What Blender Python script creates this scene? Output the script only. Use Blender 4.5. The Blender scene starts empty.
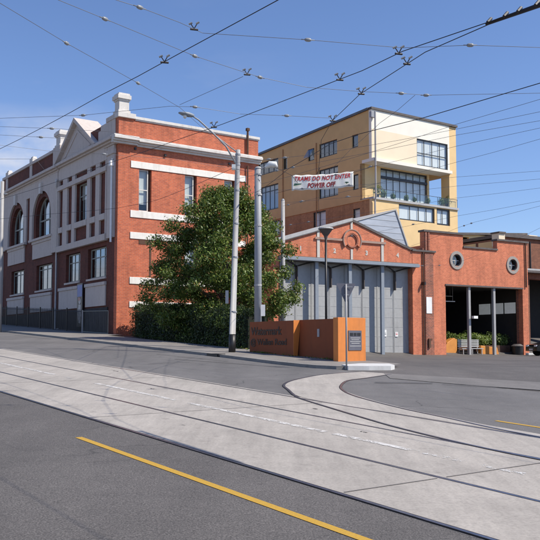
import bpy, bmesh, math, random
import numpy as np
from mathutils import Vector, Matrix
random.seed(7); R = math.radians
sc = bpy.context.scene
col = bpy.context.collection

# ------------------------------------------------------------------ materials
def nodes(name):
    m = bpy.data.materials.new(name); m.use_nodes = True
    nt = m.node_tree
    return m, nt, nt.nodes['Principled BSDF']
def N(nt, t, **kw):
    n = nt.nodes.new(t)
    for k, v in kw.items(): setattr(n, k, v)
    return n
def mixc(nt, fac, a, b, mode='MIX'):
    n = N(nt, 'ShaderNodeMix', data_type='RGBA', blend_type=mode)
    for s, v in ((n.inputs[0], fac), (n.inputs[6], a), (n.inputs[7], b)):
        if hasattr(v, 'is_linked'): nt.links.new(v, s)
        elif isinstance(v, (int, float)): s.default_value = v
        else: s.default_value = (*v, 1) if len(v) == 3 else v
    return n.outputs[2]
def noise(nt, scale, detail=4, rough=.55, vec=None, stretch=None):
    tc = N(nt, 'ShaderNodeTexCoord')
    v = vec or tc.outputs['Object']
    if stretch:
        mp = N(nt, 'ShaderNodeMapping'); mp.inputs['Scale'].default_value = stretch[:3]
        if len(stretch) > 3: mp.inputs['Rotation'].default_value = (0, 0, stretch[3])
        nt.links.new(v, mp.inputs[0]); v = mp.outputs[0]
    n = N(nt, 'ShaderNodeTexNoise'); n.inputs['Scale'].default_value = scale
    n.inputs['Detail'].default_value = detail; n.inputs['Roughness'].default_value = rough
    nt.links.new(v, n.inputs['Vector'])
    return n.outputs['Fac']
def ramp(nt, fac, stops):
    r = N(nt, 'ShaderNodeValToRGB')
    while len(r.color_ramp.elements) < len(stops): r.color_ramp.elements.new(.5)
    for e, (p, c) in zip(r.color_ramp.elements, stops):
        e.position = p; e.color = (c, c, c, 1) if isinstance(c, (int, float)) else (*c, 1)
    nt.links.new(fac, r.inputs[0]); return r.outputs[0]
def bump(nt, b, h, s=.3, d=.01):
    n = N(nt, 'ShaderNodeBump'); n.inputs['Strength'].default_value = s; n.inputs['Distance'].default_value = d
    nt.links.new(h, n.inputs['Height']); nt.links.new(n.outputs[0], b.inputs['Normal'])
def plain(name, c, rough=.7, metal=0, var=.12, scale=3, bmp=0, stretch=None):
    m, nt, b = nodes(name)
    f = noise(nt, scale, 5, .6, stretch=stretch)
    lo = tuple(x * (1 - var) for x in c); hi = tuple(min(1, x * (1 + var)) for x in c)
    nt.links.new(ramp(nt, f, [(.3, lo), (.7, hi)]), b.inputs['Base Color'])
    b.inputs['Roughness'].default_value = rough; b.inputs['Metallic'].default_value = metal
    if bmp: bump(nt, b, noise(nt, scale * 12, 3), bmp, .01)
    return m
def brick(name, c1, c2, mort, var=.25):
    m, nt, b = nodes(name)
    tc = N(nt, 'ShaderNodeTexCoord'); sp = N(nt, 'ShaderNodeSeparateXYZ'); nt.links.new(tc.outputs['Object'], sp.inputs[0])
    ad = N(nt, 'ShaderNodeMath', operation='ADD'); nt.links.new(sp.outputs[0], ad.inputs[0]); nt.links.new(sp.outputs[1], ad.inputs[1])
    cb = N(nt, 'ShaderNodeCombineXYZ'); nt.links.new(ad.outputs[0], cb.inputs[0]); nt.links.new(sp.outputs[2], cb.inputs[1])
    br = N(nt, 'ShaderNodeTexBrick'); nt.links.new(cb.outputs[0], br.inputs['Vector'])
    br.inputs['Scale'].default_value = 1; br.inputs['Brick Width'].default_value = .24; br.inputs['Row Height'].default_value = .086
    br.inputs['Mortar Size'].default_value = .010; br.inputs['Mortar Smooth'].default_value = .3
    br.inputs['Color1'].default_value = (*c1, 1); br.inputs['Color2'].default_value = (*c2, 1); br.inputs['Mortar'].default_value = (*mort, 1)
    n1 = noise(nt, .55, 6, .65); n2 = noise(nt, 5, 4, .6); n3 = noise(nt, 1.0, 5, .6, stretch=(2.2, 2.2, .35))
    c = mixc(nt, 1.0, br.outputs['Color'], ramp(nt, n1, [(.3, 1 - var), (.7, 1 + var * .3)]), 'MULTIPLY')
    c = mixc(nt, .8, c, ramp(nt, n2, [(.3, .82), (.7, 1.1)]), 'MULTIPLY')
    c = mixc(nt, .8, c, ramp(nt, n3, [(.32, .74), (.55, 1.05)]), 'MULTIPLY')
    nt.links.new(c, b.inputs['Base Color']); b.inputs['Roughness'].default_value = .88
    bump(nt, b, br.outputs['Fac'], -.5, .008)
    return m
def dirty(name, c, streak=.35, rough=.75, dirtc=(.25, .22, .2)):
    m, nt, b = nodes(name)
    n1 = noise(nt, 1.2, 6, .65, stretch=(3, 3, .4)); n2 = noise(nt, 6, 5, .6)
    k = mixc(nt, ramp(nt, n1, [(.5, 0.0), (.8, streak)]), c, dirtc)
    k = mixc(nt, .6, k, ramp(nt, n2, [(.3, .86), (.7, 1.05)]), 'MULTIPLY')
    nt.links.new(k, b.inputs['Base Color']); b.inputs['Roughness'].default_value = rough
    return m
def glass(name, tint=(.5, .55, .58), refl=.35):
    m, nt, b = nodes(name); nt.nodes.remove(b)
    out = nt.nodes['Material Output']
    tr = N(nt, 'ShaderNodeBsdfTransparent'); tr.inputs[0].default_value = (*tint, 1)
    gl = N(nt, 'ShaderNodeBsdfGlossy'); gl.inputs['Roughness'].default_value = .04; gl.inputs[0].default_value = (.9, .95, 1, 1)
    f = N(nt, 'ShaderNodeLayerWeight'); pw = N(nt, 'ShaderNodeMath', operation='POWER'); nt.links.new(f.outputs['Facing'], pw.inputs[0]); pw.inputs[1].default_value = 4
    mm = N(nt, 'ShaderNodeMath', operation='ADD'); mm.use_clamp = True; mm.inputs[1].default_value = .04 + refl * .5
    nt.links.new(pw.outputs[0], mm.inputs[0])
    mx = N(nt, 'ShaderNodeMixShader'); nt.links.new(mm.outputs[0], mx.inputs[0]); nt.links.new(tr.outputs[0], mx.inputs[1]); nt.links.new(gl.outputs[0], mx.inputs[2])
    nt.links.new(mx.outputs[0], out.inputs[0]); return m
def asphalt(name, c, spk=.35, cracks=.6):
    m, nt, b = nodes(name)
    big = noise(nt, .22, 5, .6); mid = noise(nt, 1.6, 6, .7); fine = noise(nt, 62, 3, .75)
    along = noise(nt, 1.0, 4, .6, stretch=(1.1, .12, 1, -.6214))
    k = mixc(nt, 1, c, ramp(nt, big, [(.3, .86), (.7, 1.16)]), 'MULTIPLY')
    k = mixc(nt, 1, k, ramp(nt, mid, [(.3, .9), (.7, 1.1)]), 'MULTIPLY')
    k = mixc(nt, 1, k, ramp(nt, along, [(.35, .9), (.65, 1.08)]), 'MULTIPLY')
    k = mixc(nt, 1, k, ramp(nt, fine, [(.3, 1 - spk * 1.25), (.5, 1), (.72, 1 + spk * 2.2)]), 'MULTIPLY')
    # hairline cracks, kept where a low frequency mask allows them
    tc = N(nt, 'ShaderNodeTexCoord'); nz = N(nt, 'ShaderNodeTexNoise'); nz.inputs['Scale'].default_value = 1.1; nt.links.new(tc.outputs['Object'], nz.inputs['Vector'])
    va = N(nt, 'ShaderNodeMix', data_type='VECTOR'); va.inputs[0].default_value = .45
    nt.links.new(tc.outputs['Object'], va.inputs[4]); nt.links.new(nz.outputs['Color'], va.inputs[5])
    vo = N(nt, 'ShaderNodeTexVoronoi', feature='DISTANCE_TO_EDGE'); vo.inputs['Scale'].default_value = .42; nt.links.new(va.outputs[1], vo.inputs['Vector'])
    cr = ramp(nt, vo.outputs['Distance'], [(0.0, 1.0), (.006, 0.0)])
    mk = ramp(nt, noise(nt, .35, 2), [(.5, 0.0), (.62, cracks)])
    cm = N(nt, 'ShaderNodeMath', operation='MULTIPLY'); nt.links.new(cr, cm.inputs[0]); nt.links.new(mk, cm.inputs[1])
    k = mixc(nt, cm.outputs[0], k, tuple(x * .35 for x in c))
    nt.links.new(k, b.inputs['Base Color']); b.inputs['Roughness'].default_value = .85
    bump(nt, b, fine, .5, .008); return m
def concrete(name, c):
    m, nt, b = nodes(name)
    st = (1, .10, 1, -.6214)
    l1 = noise(nt, 1.6, 6, .65, stretch=st); l2 = noise(nt, .5, 5, .6); f = noise(nt, 30, 4, .7); st2 = noise(nt, 2.5, 5, .7, stretch=(.5, 1, 1, .2))
    l3 = noise(nt, 9, 4, .6, stretch=st)
    k = mixc(nt, 1, c, ramp(nt, l1, [(.3, .84), (.7, 1.08)]), 'MULTIPLY')
    k = mixc(nt, 1, k, ramp(nt, l2, [(.3, .90), (.7, 1.07)]), 'MULTIPLY')
    k = mixc(nt, 1, k, ramp(nt, l3, [(.3, .9), (.7, 1.06)]), 'MULTIPLY')
    k = mixc(nt, 1, k, ramp(nt, st2, [(.3, .9), (.6, 1.03)]), 'MULTIPLY')
    k = mixc(nt, 1, k, ramp(nt, f, [(.28, .78), (.5, 1), (.7, 1.14)]), 'MULTIPLY')
    st3 = noise(nt, 3.3, 3, .5)
    k = mixc(nt, ramp(nt, st3, [(.66, 0.0), (.72, .5)]), k, tuple(x * .55 for x in c))
    nt.links.new(k, b.inputs['Base Color']); b.inputs['Roughness'].default_value = .8
    bump(nt, b, f, .3, .006); return m
def paint_mark(name, c, wear):
    m, nt, b = nodes(name)
    f = noise(nt, 7, 6, .75, stretch=(1, 1, 1)); f2 = noise(nt, 45, 3, .7)
    out = nt.nodes['Material Output']; b.inputs['Base Color'].default_value = (*c, 1); b.inputs['Roughness'].default_value = .6
    nt.links.new(mixc(nt, 1, c, ramp(nt, f2, [(.3, .8), (.7, 1.05)]), 'MULTIPLY'), b.inputs['Base Color'])
    tr = N(nt, 'ShaderNodeBsdfTransparent'); mx = N(nt, 'ShaderNodeMixShader')
    ad = N(nt, 'ShaderNodeMath', operation='ADD'); nt.links.new(f, ad.inputs[0])
    mu = N(nt, 'ShaderNodeMath', operation='MULTIPLY'); mu.inputs[1].default_value = .35; nt.links.new(f2, mu.inputs[0]); nt.links.new(mu.outputs[0], ad.inputs[1])
    nt.links.new(ramp(nt, ad.outputs[0], [(wear, 0.0), (wear + .07, 1.0)]), mx.inputs[0])
    nt.links.new(tr.outputs[0], mx.inputs[1]); nt.links.new(b.outputs[0], mx.inputs[2]); nt.links.new(mx.outputs[0], out.inputs[0])
    return m
def leafmat(name, stops, rough=.5):
    m, nt, b = nodes(name)
    g = N(nt, 'ShaderNodeNewGeometry')
    r = ramp(nt, g.outputs['Random Per Island'], stops)
    r = mixc(nt, 1, r, ramp(nt, noise(nt, .9, 3), [(.35, .75), (.65, 1.2)]), 'MULTIPLY')
    nt.links.new(r, b.inputs['Base Color']); b.inputs['Roughness'].default_value = rough
    out = nt.nodes['Material Output']; tl = N(nt, 'ShaderNodeBsdfTranslucent'); nt.links.new(r, tl.inputs[0])
    mx = N(nt, 'ShaderNodeMixShader'); mx.inputs[0].default_value = .3
    nt.links.new(b.outputs[0], mx.inputs[1]); nt.links.new(tl.outputs[0], mx.inputs[2]); nt.links.new(mx.outputs[0], out.inputs[0]); return m

M = dict(
    asphalt=asphalt('asphalt', (.094, .086, .081), .5),
    asphalt_far=asphalt('asphalt_far_lane', (.128, .122, .119), .25, .9),
    asphalt_path=asphalt('asphalt_footpath', (.205, .190, .175), .2, .5),
    asphalt_new=asphalt('asphalt_patch', (.155, .145, .138), .2, .3),
    tar=plain('tar_seal', (.022, .021, .022), .6, 0, .3, 8),
    concrete=concrete('track_concrete', (.385, .352, .315)),
    stain=paint_mark('oil_stain', (.10, .09, .08), .60),
    kerb=concrete('kerb_stone', (.27, .26, .245)),
    kerb_white=dirty('kerb_white', (.58, .58, .57), .3),
    steel=plain('rail_steel', (.24, .24, .27), .32, .9, .3, 9),
    groove=plain('rail_groove', (.022, .019, .021), .85, 0, .3, 12),
    white_mark=paint_mark('white_paint_worn', (.64, .62, .59), .60),
    white_mark2=paint_mark('white_paint_very_worn', (.66, .65, .63), .68),
    yellow_mark=paint_mark('yellow_paint', (.52, .31, .035), .40),
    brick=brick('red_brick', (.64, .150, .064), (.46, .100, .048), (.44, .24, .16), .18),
    brick_shaded=brick('red_brick_front_shaded', (.175, .042, .026), (.12, .032, .021), (.10, .055, .042), .3),  # darker copy of the red brick, shade of the street front in its colour
    brick_depot=brick('red_brick_depot', (.70, .190, .086), (.56, .142, .066), (.50, .28, .19), .15),
    brick_pier=brick('red_brick_old_pier', (.42, .12, .065), (.25, .08, .05), (.33, .24, .19), .3),
    brick_brown=brick('brown_brick', (.135, .062, .034), (.10, .045, .027), (.11, .07, .05), .2),
    brick_apt=brick('brown_apartment_brick', (.55, .275, .105), (.45, .215, .085), (.42, .27, .17), .15),
    brick_right=brick('brown_red_brick', (.30, .105, .055), (.22, .075, .042), (.2, .13, .09), .25), blind_dk=plain('dim_blind', (.26, .28, .25), .8, 0, .3, 2),
    base=plain('base_shade_and_lid', (.035, .033, .035), .85, 0, .3, 2),  # shade behind the fence put into a near-black colour; also the drain lid
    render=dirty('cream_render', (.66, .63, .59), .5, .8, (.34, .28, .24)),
    render_shaded=dirty('cream_render_front_shaded', (.56, .495, .45), .45, .8, (.32, .26, .22)),  # cream render again, darkened in colour for the shaded front
    band=dirty('white_band', (.80, .77, .71), .55, .7, (.45, .38, .31)),
    winframe=plain('window_frame_paint', (.62, .60, .55), .5, 0, .08),
    winframe_dk=plain('dark_window_frame', (.03, .032, .038), .4, .3, .1),
    winframe_gn=plain('weathered_window_frame', (.26, .27, .24), .6, 0, .1),
    glass=glass('window_glass', (.88, .92, .92), .06), glass_sky=glass('window_glass_reflective', (.5, .55, .55), .26),
    glass_clear=glass('balcony_glass', (.90, .95, .94), .02),
    blind=plain('blind_cloth', (.60, .62, .60), .8, 0, .15, 2, 0, (6, 6, .5)),
    curtain=plain('curtain_white', (.80, .80, .80), .8, 0, .08, 3, 0, (8, 8, .3)),
    roof=plain('roof_metal_dark', (.11, .115, .125), .5, .4, .2, 1),
    zinc=plain('galvanised_sheet', (.42, .45, .50), .5, .25, .12, .8, 0, (1, 1, 3)),
    coping=dirty('grey_coping', (.42, .42, .42), .3),
    ring_grey=dirty('weathered_stone_ring', (.34, .31, .28), .5), coping_lt=dirty('pale_cement', (.55, .52, .47), .4), ring=dirty('weathered_cement', (.36, .24, .19), .5),
    coping_dk=plain('dark_coping', (.10, .085, .08), .7, 0, .2),
    pole=dirty('galvanised_pole', (.30, .315, .34), .5, .55, (.2, .18, .17)),
    pole_lt=dirty('painted_pole_pale', (.36, .355, .355), .45, .55, (.25, .22, .2)),
    black=plain('black_paint', (.016, .016, .017), .45, 0, .3),
    lamp_white=plain('lamp_glass_white', (.72, .74, .72), .3, 0, .05),
    post_blue=dirty('blue_grey_steel', (.24, .275, .32), .3, .5),
    door=dirty('grey_depot_door', (.37, .375, .375), .6, .6, (.22, .21, .20)),
    white=plain('white_paint', (.80, .80, .78), .5, 0, .06),
    orange=dirty('orange_wall_paint', (.66, .215, .042), .4, .6, (.35, .14, .05)),
    orange_shaded=dirty('orange_paint_shaded', (.27, .072, .024), .45, .8, (.13, .05, .022)),  # shaded face of the orange wall, the shade put into the colour
    letter=plain('dark_letters', (.030, .014, .010), .5),
    plaque=plain('slate_plaque', (.115, .115, .14), .4, 0, .15),
    banner=plain('banner_vinyl', (.78, .77, .72), .5, 0, .07, 4),
    red=plain('red_lettering', (.52, .03, .03), .6, 0, .15, 20), red_dk=plain('dark_red_lettering', (.28, .02, .02), .6, 0, .15, 20),
    green_ink=plain('green_ink', (.05, .13, .09), .6), blue_ink=plain('blue_ink', (.03, .05, .16), .6),
    taupe=plain('taupe_render', (.66, .44, .195), .85, 0, .06, 1),
    ochre=plain('ochre_render', (.74, .53, .27), .85, 0, .06, 1),
    cream=plain('cream_wall', (.80, .68, .50), .8, 0, .04, 1),
    cream_wh=plain('cream_white_wall', (.80, .77, .68), .8, 0, .04, 1),
    wire=plain('copper_wire_dark', (.022, .021, .026), .5, .3, .1),
    wire_thin=plain('steel_wire', (.16, .165, .18), .5, .5, .1),
    insul=plain('insulator_grey', (.25, .26, .27), .4, 0, .15, 10),
    leaf=leafmat('tree_leaves', [(0, (.036, .068, .012)), (.35, (.085, .145, .024)), (.7, (.155, .225, .038)), (.93, (.25, .29, .06)), (1, (.40, .24, .07))]),
    leaf_hedge=leafmat('hedge_leaves', [(0, (.014, .028, .007)), (.6, (.034, .062, .014)), (1, (.10, .14, .028))]),
    leaf_bright=leafmat('shrub_leaves', [(0, (.07, .12, .02)), (.6, (.16, .23, .045)), (1, (.28, .34, .08))]),
    bark=plain('bark', (.085, .065, .048), .9, 0, .3, 6, .4),
    soil=plain('dark_soil', (.04, .03, .022), .95, 0, .3, 3),
    car=plain('black_car_paint', (.012, .012, .014), .18, .3, .05), tyre=plain('tyre_rubber', (.02, .02, .02), .85),
    rim=plain('wheel_rim', (.45, .45, .47), .3, .8), lens=plain('headlamp_lens', (.75, .76, .78), .1), 
    terracotta=plain('orange_planter', (.62, .25, .05), .6, 0, .1),
    interior=plain('dark_interior', (.035, .033, .032), .9), frost=plain('frosted_pane', (.5, .52, .52), .5),
    poster_dk=plain('poster_dark', (.03, .03, .035), .4), poster_bl=plain('poster_blue', (.06, .12, .38), .4),
    poster_sk=plain('poster_pale', (.38, .36, .36), .4, 0, .5, 6), poster_pk=plain('poster_pink', (.45, .16, .14), .4, 0, .3, 9),
)

# ------------------------------------------------------------------ mesh helpers
SIDE = lambda a, z, d: (a, -d, z)          # wall facing local -Y
FRONT = lambda a, z, d: (-d, a, z)         # wall facing local -X
WORLD = lambda x, y, z: (x, y, z)
class MB:
    def __init__(s): s.v = []; s.f = []
    def box(s, a0, a1, z0, z1, d0, d1, m=SIDE):
        i = len(s.v)
        for d in (d0, d1):
            for a, z in ((a0, z0), (a1, z0), (a1, z1), (a0, z1)): s.v.append(m(a, z, d))
        s.f += [(i, i+1, i+2, i+3), (i+4, i+7, i+6, i+5)] + [(i+k, i+4+k, i+4+(k+1) % 4, i+(k+1) % 4) for k in range(4)]
        return s
    def prism(s, poly, d0, d1, m=SIDE):
        i = len(s.v); n = len(poly)
        for d in (d0, d1):
            for a, z in poly: s.v.append(m(a, z, d))
        s.f += [tuple(range(i, i+n)), tuple(range(i+2*n-1, i+n-1, -1))]
        s.f += [(i+k, i+n+k, i+n+(k+1) % n, i+(k+1) % n) for k in range(n)]
        return s
    def ring(s, cx, cz, r0, r1, d0, d1, a0=0, a1=360, n=32, m=SIDE, sz=1):
        full = abs(a1 - a0) >= 360; k = n if full else n + 1; i = len(s.v)
        for q in range(k):
            t = R(a0 + (a1 - a0) * q / n)
            for r, d in ((r0, d0), (r1, d0), (r1, d1), (r0, d1)): s.v.append(m(cx + r * math.cos(t), cz + r * math.sin(t) * sz, d))
        for q in range(n):
            p = i + 4 * q; w = i + 4 * ((q + 1) % k)
            for e in range(4): s.f.append((p+e, p+(e+1) % 4, w+(e+1) % 4, w+e))
        if not full: s.f += [(i, i+1, i+2, i+3), tuple(i+4*(k-1)+e for e in (3, 2, 1, 0))]
        return s
    def disc(s, cx, cz, r, d0, d1, n=28, m=SIDE, a0=0, a1=360):
        k = n if a1 - a0 >= 360 else n + 1
        return s.prism([(cx + r * math.cos(R(a0 + (a1-a0) * q / n)), cz + r * math.sin(R(a0 + (a1-a0) * q / n))) for q in range(k)], d0, d1, m)
    def wall(s, a0, a1, z0, z1, holes, t, m=SIDE, d=0):
        A = sorted({a0, a1, *[h[0] for h in holes], *[h[1] for h in holes]}); Z = sorted({z0, z1, *[h[2] for h in holes], *[h[3] for h in holes]})
        A = [x for x in A if a0 <= x <= a1]; Z = [x for x in Z if z0 <= x <= z1]
        solid = {}
        for i in range(len(A)-1):
            for j in range(len(Z)-1):
                ca = (A[i]+A[i+1])/2; cz = (Z[j]+Z[j+1])/2
                solid[i, j] = not any(h[0] < ca < h[1] and h[2] < cz < h[3] for h in holes)
        def q(*p):
            i = len(s.v); s.v.extend(m(*x) for x in p); s.f.append((i, i+1, i+2, i+3))
        for (i, j), ok in solid.items():
            if not ok: continue
            x0, x1, y0, y1 = A[i], A[i+1], Z[j], Z[j+1]
            q((x0, y0, d), (x1, y0, d), (x1, y1, d), (x0, y1, d)); q((x0, y1, d-t), (x1, y1, d-t), (x1, y0, d-t), (x0, y0, d-t))
            if not solid.get((i-1, j)): q((x0, y0, d-t), (x0, y0, d), (x0, y1, d), (x0, y1, d-t))
            if not solid.get((i+1, j)): q((x1, y0, d), (x1, y0, d-t), (x1, y1, d-t), (x1, y1, d))
            if not solid.get((i, j-1)): q((x0, y0, d-t), (x1, y0, d-t), (x1, y0, d), (x0, y0, d))
            if not solid.get((i, j+1)): q((x0, y1, d), (x1, y1, d), (x1, y1, d-t), (x0, y1, d-t))
        return s
    def tube(s, pts, r, n=6, caps=True):
        pts = [Vector(p) for p in pts]; rs = r if isinstance(r, (list, tuple)) else [r] * len(pts)
        i = len(s.v); up = Vector((0, 0, 1)); K = len(pts)
        for k, p in enumerate(pts):
            t = (pts[min(k+1, K-1)] - pts[max(k-1, 0)]).normalized()
            a = t.cross(up)
            if a.length < .05: a = t.cross(Vector((1, 0, 0)))
            a.normalize(); b = t.cross(a)
            for q in range(n):
                w = 2 * math.pi * q / n; s.v.append(tuple(p + (a * math.cos(w) + b * math.sin(w)) * rs[k]))
        for k in range(K-1):
            for q in range(n):
                s.f.append((i+k*n+q, i+k*n+(q+1) % n, i+(k+1)*n+(q+1) % n, i+(k+1)*n+q))
        if caps: s.f += [tuple(range(i, i+n)), tuple(range(i+K*n-1, i+(K-1)*n-1, -1))]
        return s
    def build(s, name, mat, parent=None, loc=None, smooth=False, bevel=0):
        me = bpy.data.meshes.new(name); me.from_pydata(s.v, [], s.f)
        bm = bmesh.new(); bm.from_mesh(me)
        bmesh.ops.recalc_face_normals(bm, faces=bm.faces); bm.to_mesh(me); bm.free()
        me.materials.append(M[mat] if isinstance(mat, str) else mat)
        if smooth: me.shade_smooth()
        o = bpy.data.objects.new(name, me); col.objects.link(o)
        if parent: o.parent = parent
        if loc: o.location = loc
        if bevel:
            b = o.modifiers.new('bevel', 'BEVEL'); b.width = bevel; b.segments = 2; b.limit_method = 'ANGLE'
        return o
def tag(o, label=None, cat=None, group=None, kind=None):
    for k, v in (('label', label), ('category', cat), ('group', group), ('kind', kind)):
        if v: o[k] = v
    return o
def thing(name, loc, rz, label, cat, group=None):
    o = bpy.data.objects.new(name, None); col.objects.link(o); o.location = loc; o.rotation_euler = (0, 0, rz); o.empty_display_size = .2
    return tag(o, label, cat, group)
def text(name, s, size, mat, parent, mtx, bold=0, shear=0, ext=.004, align='LEFT', space=1, label=None, fit=0):
    cu = bpy.data.curves.new(name, 'FONT'); cu.body = s; cu.size = size; cu.extrude = ext; cu.offset = bold; cu.shear = shear; cu.align_x = align; cu.space_character = space
    o = bpy.data.objects.new(name, cu); col.objects.link(o)
    me = bpy.data.meshes.new_from_object(o.evaluated_get(bpy.context.evaluated_depsgraph_get()))
    bpy.data.objects.remove(o); me.materials.clear(); me.materials.append(M[mat])
    if fit:
        xs = [v.co.x for v in me.vertices]; k = fit/(max(xs)-min(xs)); x0 = min(xs)
        for v in me.vertices: v.co.x = (v.co.x - (x0 if align == 'LEFT' else 0))*k
    o = bpy.data.objects.new(name, me); col.objects.link(o); o.parent = parent; o.matrix_local = mtx
    if label: o['label'] = label
    return o
def onwall(x, y, z, ang=0):   # text standing upright on a wall facing local -Y, turned by ang
    return Matrix.Translation((x, y, z)) @ Matrix.Rotation(ang, 4, 'Z') @ Matrix.Rotation(R(90), 4, 'X')

# ------------------------------------------------------------------ street frame and terrain
TH = .6214
UX, UY, VX, VY = -math.sin(TH), math.cos(TH), math.cos(TH), math.sin(TH)
def xy(u, v): return (u*UX + v*VX, u*UY + v*VY)
def ss(t, a, b):
    t = min(1, max(0, (t-a)/(b-a))); return t*t*(3-2*t)
def plane(x, y): return -1.7987 - .0209*x + .0434*y
def gz(u, v):
    uc = min(110, max(-30, u)); vc = min(40, max(-25, v))
    x, y = xy(uc, vc); p = plane(x, y)
    q = p if p < -.80 else -.80 + .02 * (p + .80)
    q = q + (-.79 - q) * ss(v, 18, 32)
    k = ss(v, 18.3, 21.5) * (1 - ss(u, 37.5, 42.5))
    return p + (q - p) * k
def gp(u, v, h=0): x, y = xy(u, v); return (x, y, gz(u, v) + h)

def axis(lo, hi, st, far):
    a = list(np.arange(lo, hi + .01, st)); s = st
    lo_, hi_ = [], []
    x = hi
    while x < far: s *= 1.45; x += s; hi_.append(x)
    s = st; x = lo
    while x > -far: s *= 1.45; x -= s; lo_.append(x)
    return lo_[::-1] + a + hi_
ua = axis(-24, 64, .75, 2500); va = axis(-12, 60, .75, 2500)
g = MB(); g.v = [gp(u, v) for u in ua for v in va]; nv = len(va)
g.f = [(i*nv+j, i*nv+j+1, (i+1)*nv+j+1, (i+1)*nv+j) for i in range(len(ua)-1) for j in range(nv-1)]
tag(g.build('ground', 'asphalt', smooth=True), kind='structure')

def strip(pl, pr, h):     # sheet between two equally long (u,v) lines
    m = MB(); m.v = [gp(*p, h) for p in pl] + [gp(*p, h) for p in pr]; n = len(pl)
    m.f = [(k, k+1, n+k+1, n+k) for k in range(n-1)]; return m
def line(u0, u1, v, n=40): return [(u0 + (u1-u0)*k/n, v) for k in range(n+1)]
def resample(pts, step=.4):   # Catmull-Rom smoothed polyline in (u,v)
    out = []; P = [Vector(p) for p in pts]; P = [2*P[0]-P[1]] + P + [2*P[-1]-P[-2]]
    for i in range(1, len(P)-2):
        n = max(2, int((P[i+1]-P[i]).length/step))
        for k in range(n):
            t = k/n
            out.append(.5*((2*P[i]) + (-P[i-1]+P[i+1])*t + (2*P[i-1]-5*P[i]+4*P[i+1]-P[i+2])*t*t + (-P[i-1]+3*P[i]-3*P[i+1]+P[i+2])*t**3))
    out.append(P[-2]); return [tuple(p) for p in out]
def offs(pts, d):
    out = []
    for i, p in enumerate(pts):
        a = Vector(pts[max(i-1, 0)]); b = Vector(pts[min(i+1, len(pts)-1)]); t = (b-a).normalized(); out.append((p[0]-t.y*d, p[1]+t.x*d))
    return out

tag(strip(line(-30, 110, 10.25), line(-30, 110, 16.02), .004).build('road_far_lane', 'asphalt_far'), kind='structure')
tag(strip(line(-30, 110, 5.255), line(-30, 110, 10.27), .008).build('tram_track_bed', 'concrete'), kind='structure')
OUT = resample([(5.5, 10.2), (9.5, 10.2), (12.9, 10.2), (14.62, 10.96), (15.52, 11.53), (16.42, 12.47), (17.37, 13.97), (17.73, 14.92), (17.98, 16.1)], .3)
INN = resample([(3.0, 10.35), (8.0, 10.45), (9.6, 10.62), (11.1, 10.92), (12.9, 11.5), (14.1, 12.1), (14.95, 12.8), (15.85, 13.75), (16.2, 14.6), (17.0, 16.45)], .3)
def rs(p, n):
    P = [Vector(x) for x in p]; L = [0]
    for a, b in zip(P, P[1:]): L.append(L[-1] + (b-a).length)
    o = []; j = 0
    for k in range(n+1):
        t = L[-1]*k/n
        while j < len(L)-2 and L[j+1] < t: j += 1
        f = (t-L[j])/max(1e-6, L[j+1]-L[j]); o.append(tuple(P[j].lerp(P[j+1], f)))
    return o
tag(strip(rs(OUT, 70), rs(INN, 70), .012).build('depot_track_bed', 'concrete'), kind='structure')
# side strip of paler asphalt in the side street, a repair patch and tar seams
tag(strip([(22, 14.0), (17.2, 16.3), (15.6, 17.2), (13.5, 18.3), (9, 20.6)][1:], [(22, 13.0), (15.9, 15.3), (13.6, 15.8), (12, 16.4), (7.6, 18.2)][1:], .014).build('road_patch', 'asphalt_new'), kind='structure')
seams = [([(14.05, 15.3), (13.0, 15.9), (11.8, 16.4), (9, 17.6)], .05), ([(15.1, 14.0), (14.7, 14.6), (14.3, 15.2)], .09), ([(24.5, 13.6), (22.5, 14.2), (20.2, 14.9)], .05),
         ([(27.2, 14.3), (24.8, 14.5), (22.9, 14.7)], .035), ([(23.0, 13.3), (22.9, 12.4), (22.6, 11.6)], .035), ([(22.0, 30), (20, 34), (19, 38)], .05),
         ([(19.5, 22), (17.5, 25), (17, 29)], .07), ([(21.5, 24), (20.5, 27), (20.0, 31)], .08), ([(25.5, 29), (24.5, 34), (24, 40)], .08), ([(45, 14.9), (43, 15.0), (40, 15.1)], .04)]
for k, (p, w) in enumerate(seams):
    q = resample(p, .3); q = [(u + random.uniform(-.02, .02), v + random.uniform(-.02, .02)) for u, v in q]
    tag(strip(offs(q, w/2), offs(q, -w/2), .026 if k != 2 else .016).build('road_seam', 'tar'), kind='structure')
for k, (u, v, r) in enumerate(((15.9, 8.3, .06), (11.6, 9.3, .05), (9.1, 8.2, .045), (10.9, 6.2, .04), (20.6, 9.6, .09))):
    q = [(u + r*random.uniform(.6, 1.5)*math.cos(a)*1.8, v + r*random.uniform(.5, 1)*math.sin(a)*.6) for a in np.linspace(0, 2*math.pi, 13)[:-1]]
    m = MB(); m.v = [gp(*p, .0145) for p in q]; m.f = [tuple(range(12))]; tag(m.build('road_stain', 'stain'), kind='structure')
# expansion joints across the concrete
j = MB()
for u in np.arange(-6, 70, 6.1):
    a = strip([(u, 5.2), (u, 6.65)], [(u+.018, 5.2), (u+.018, 6.65)], .013); b0 = len(j.v)
    for (v0, v1) in ((5.34, 6.66), (6.80, 8.62), (8.76, 10.05)):
        b0 = len(j.v); j.v += [gp(u, v0, .0135), gp(u, v1, .0135), gp(u+.02, v1, .0135), gp(u+.02, v0, .0135)]; j.f.append((b0, b0+1, b0+2, b0+3))
tag(j.build('concrete_joint', plain('joint_filler', (.16, .145, .135), .9)), kind='structure')

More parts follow.
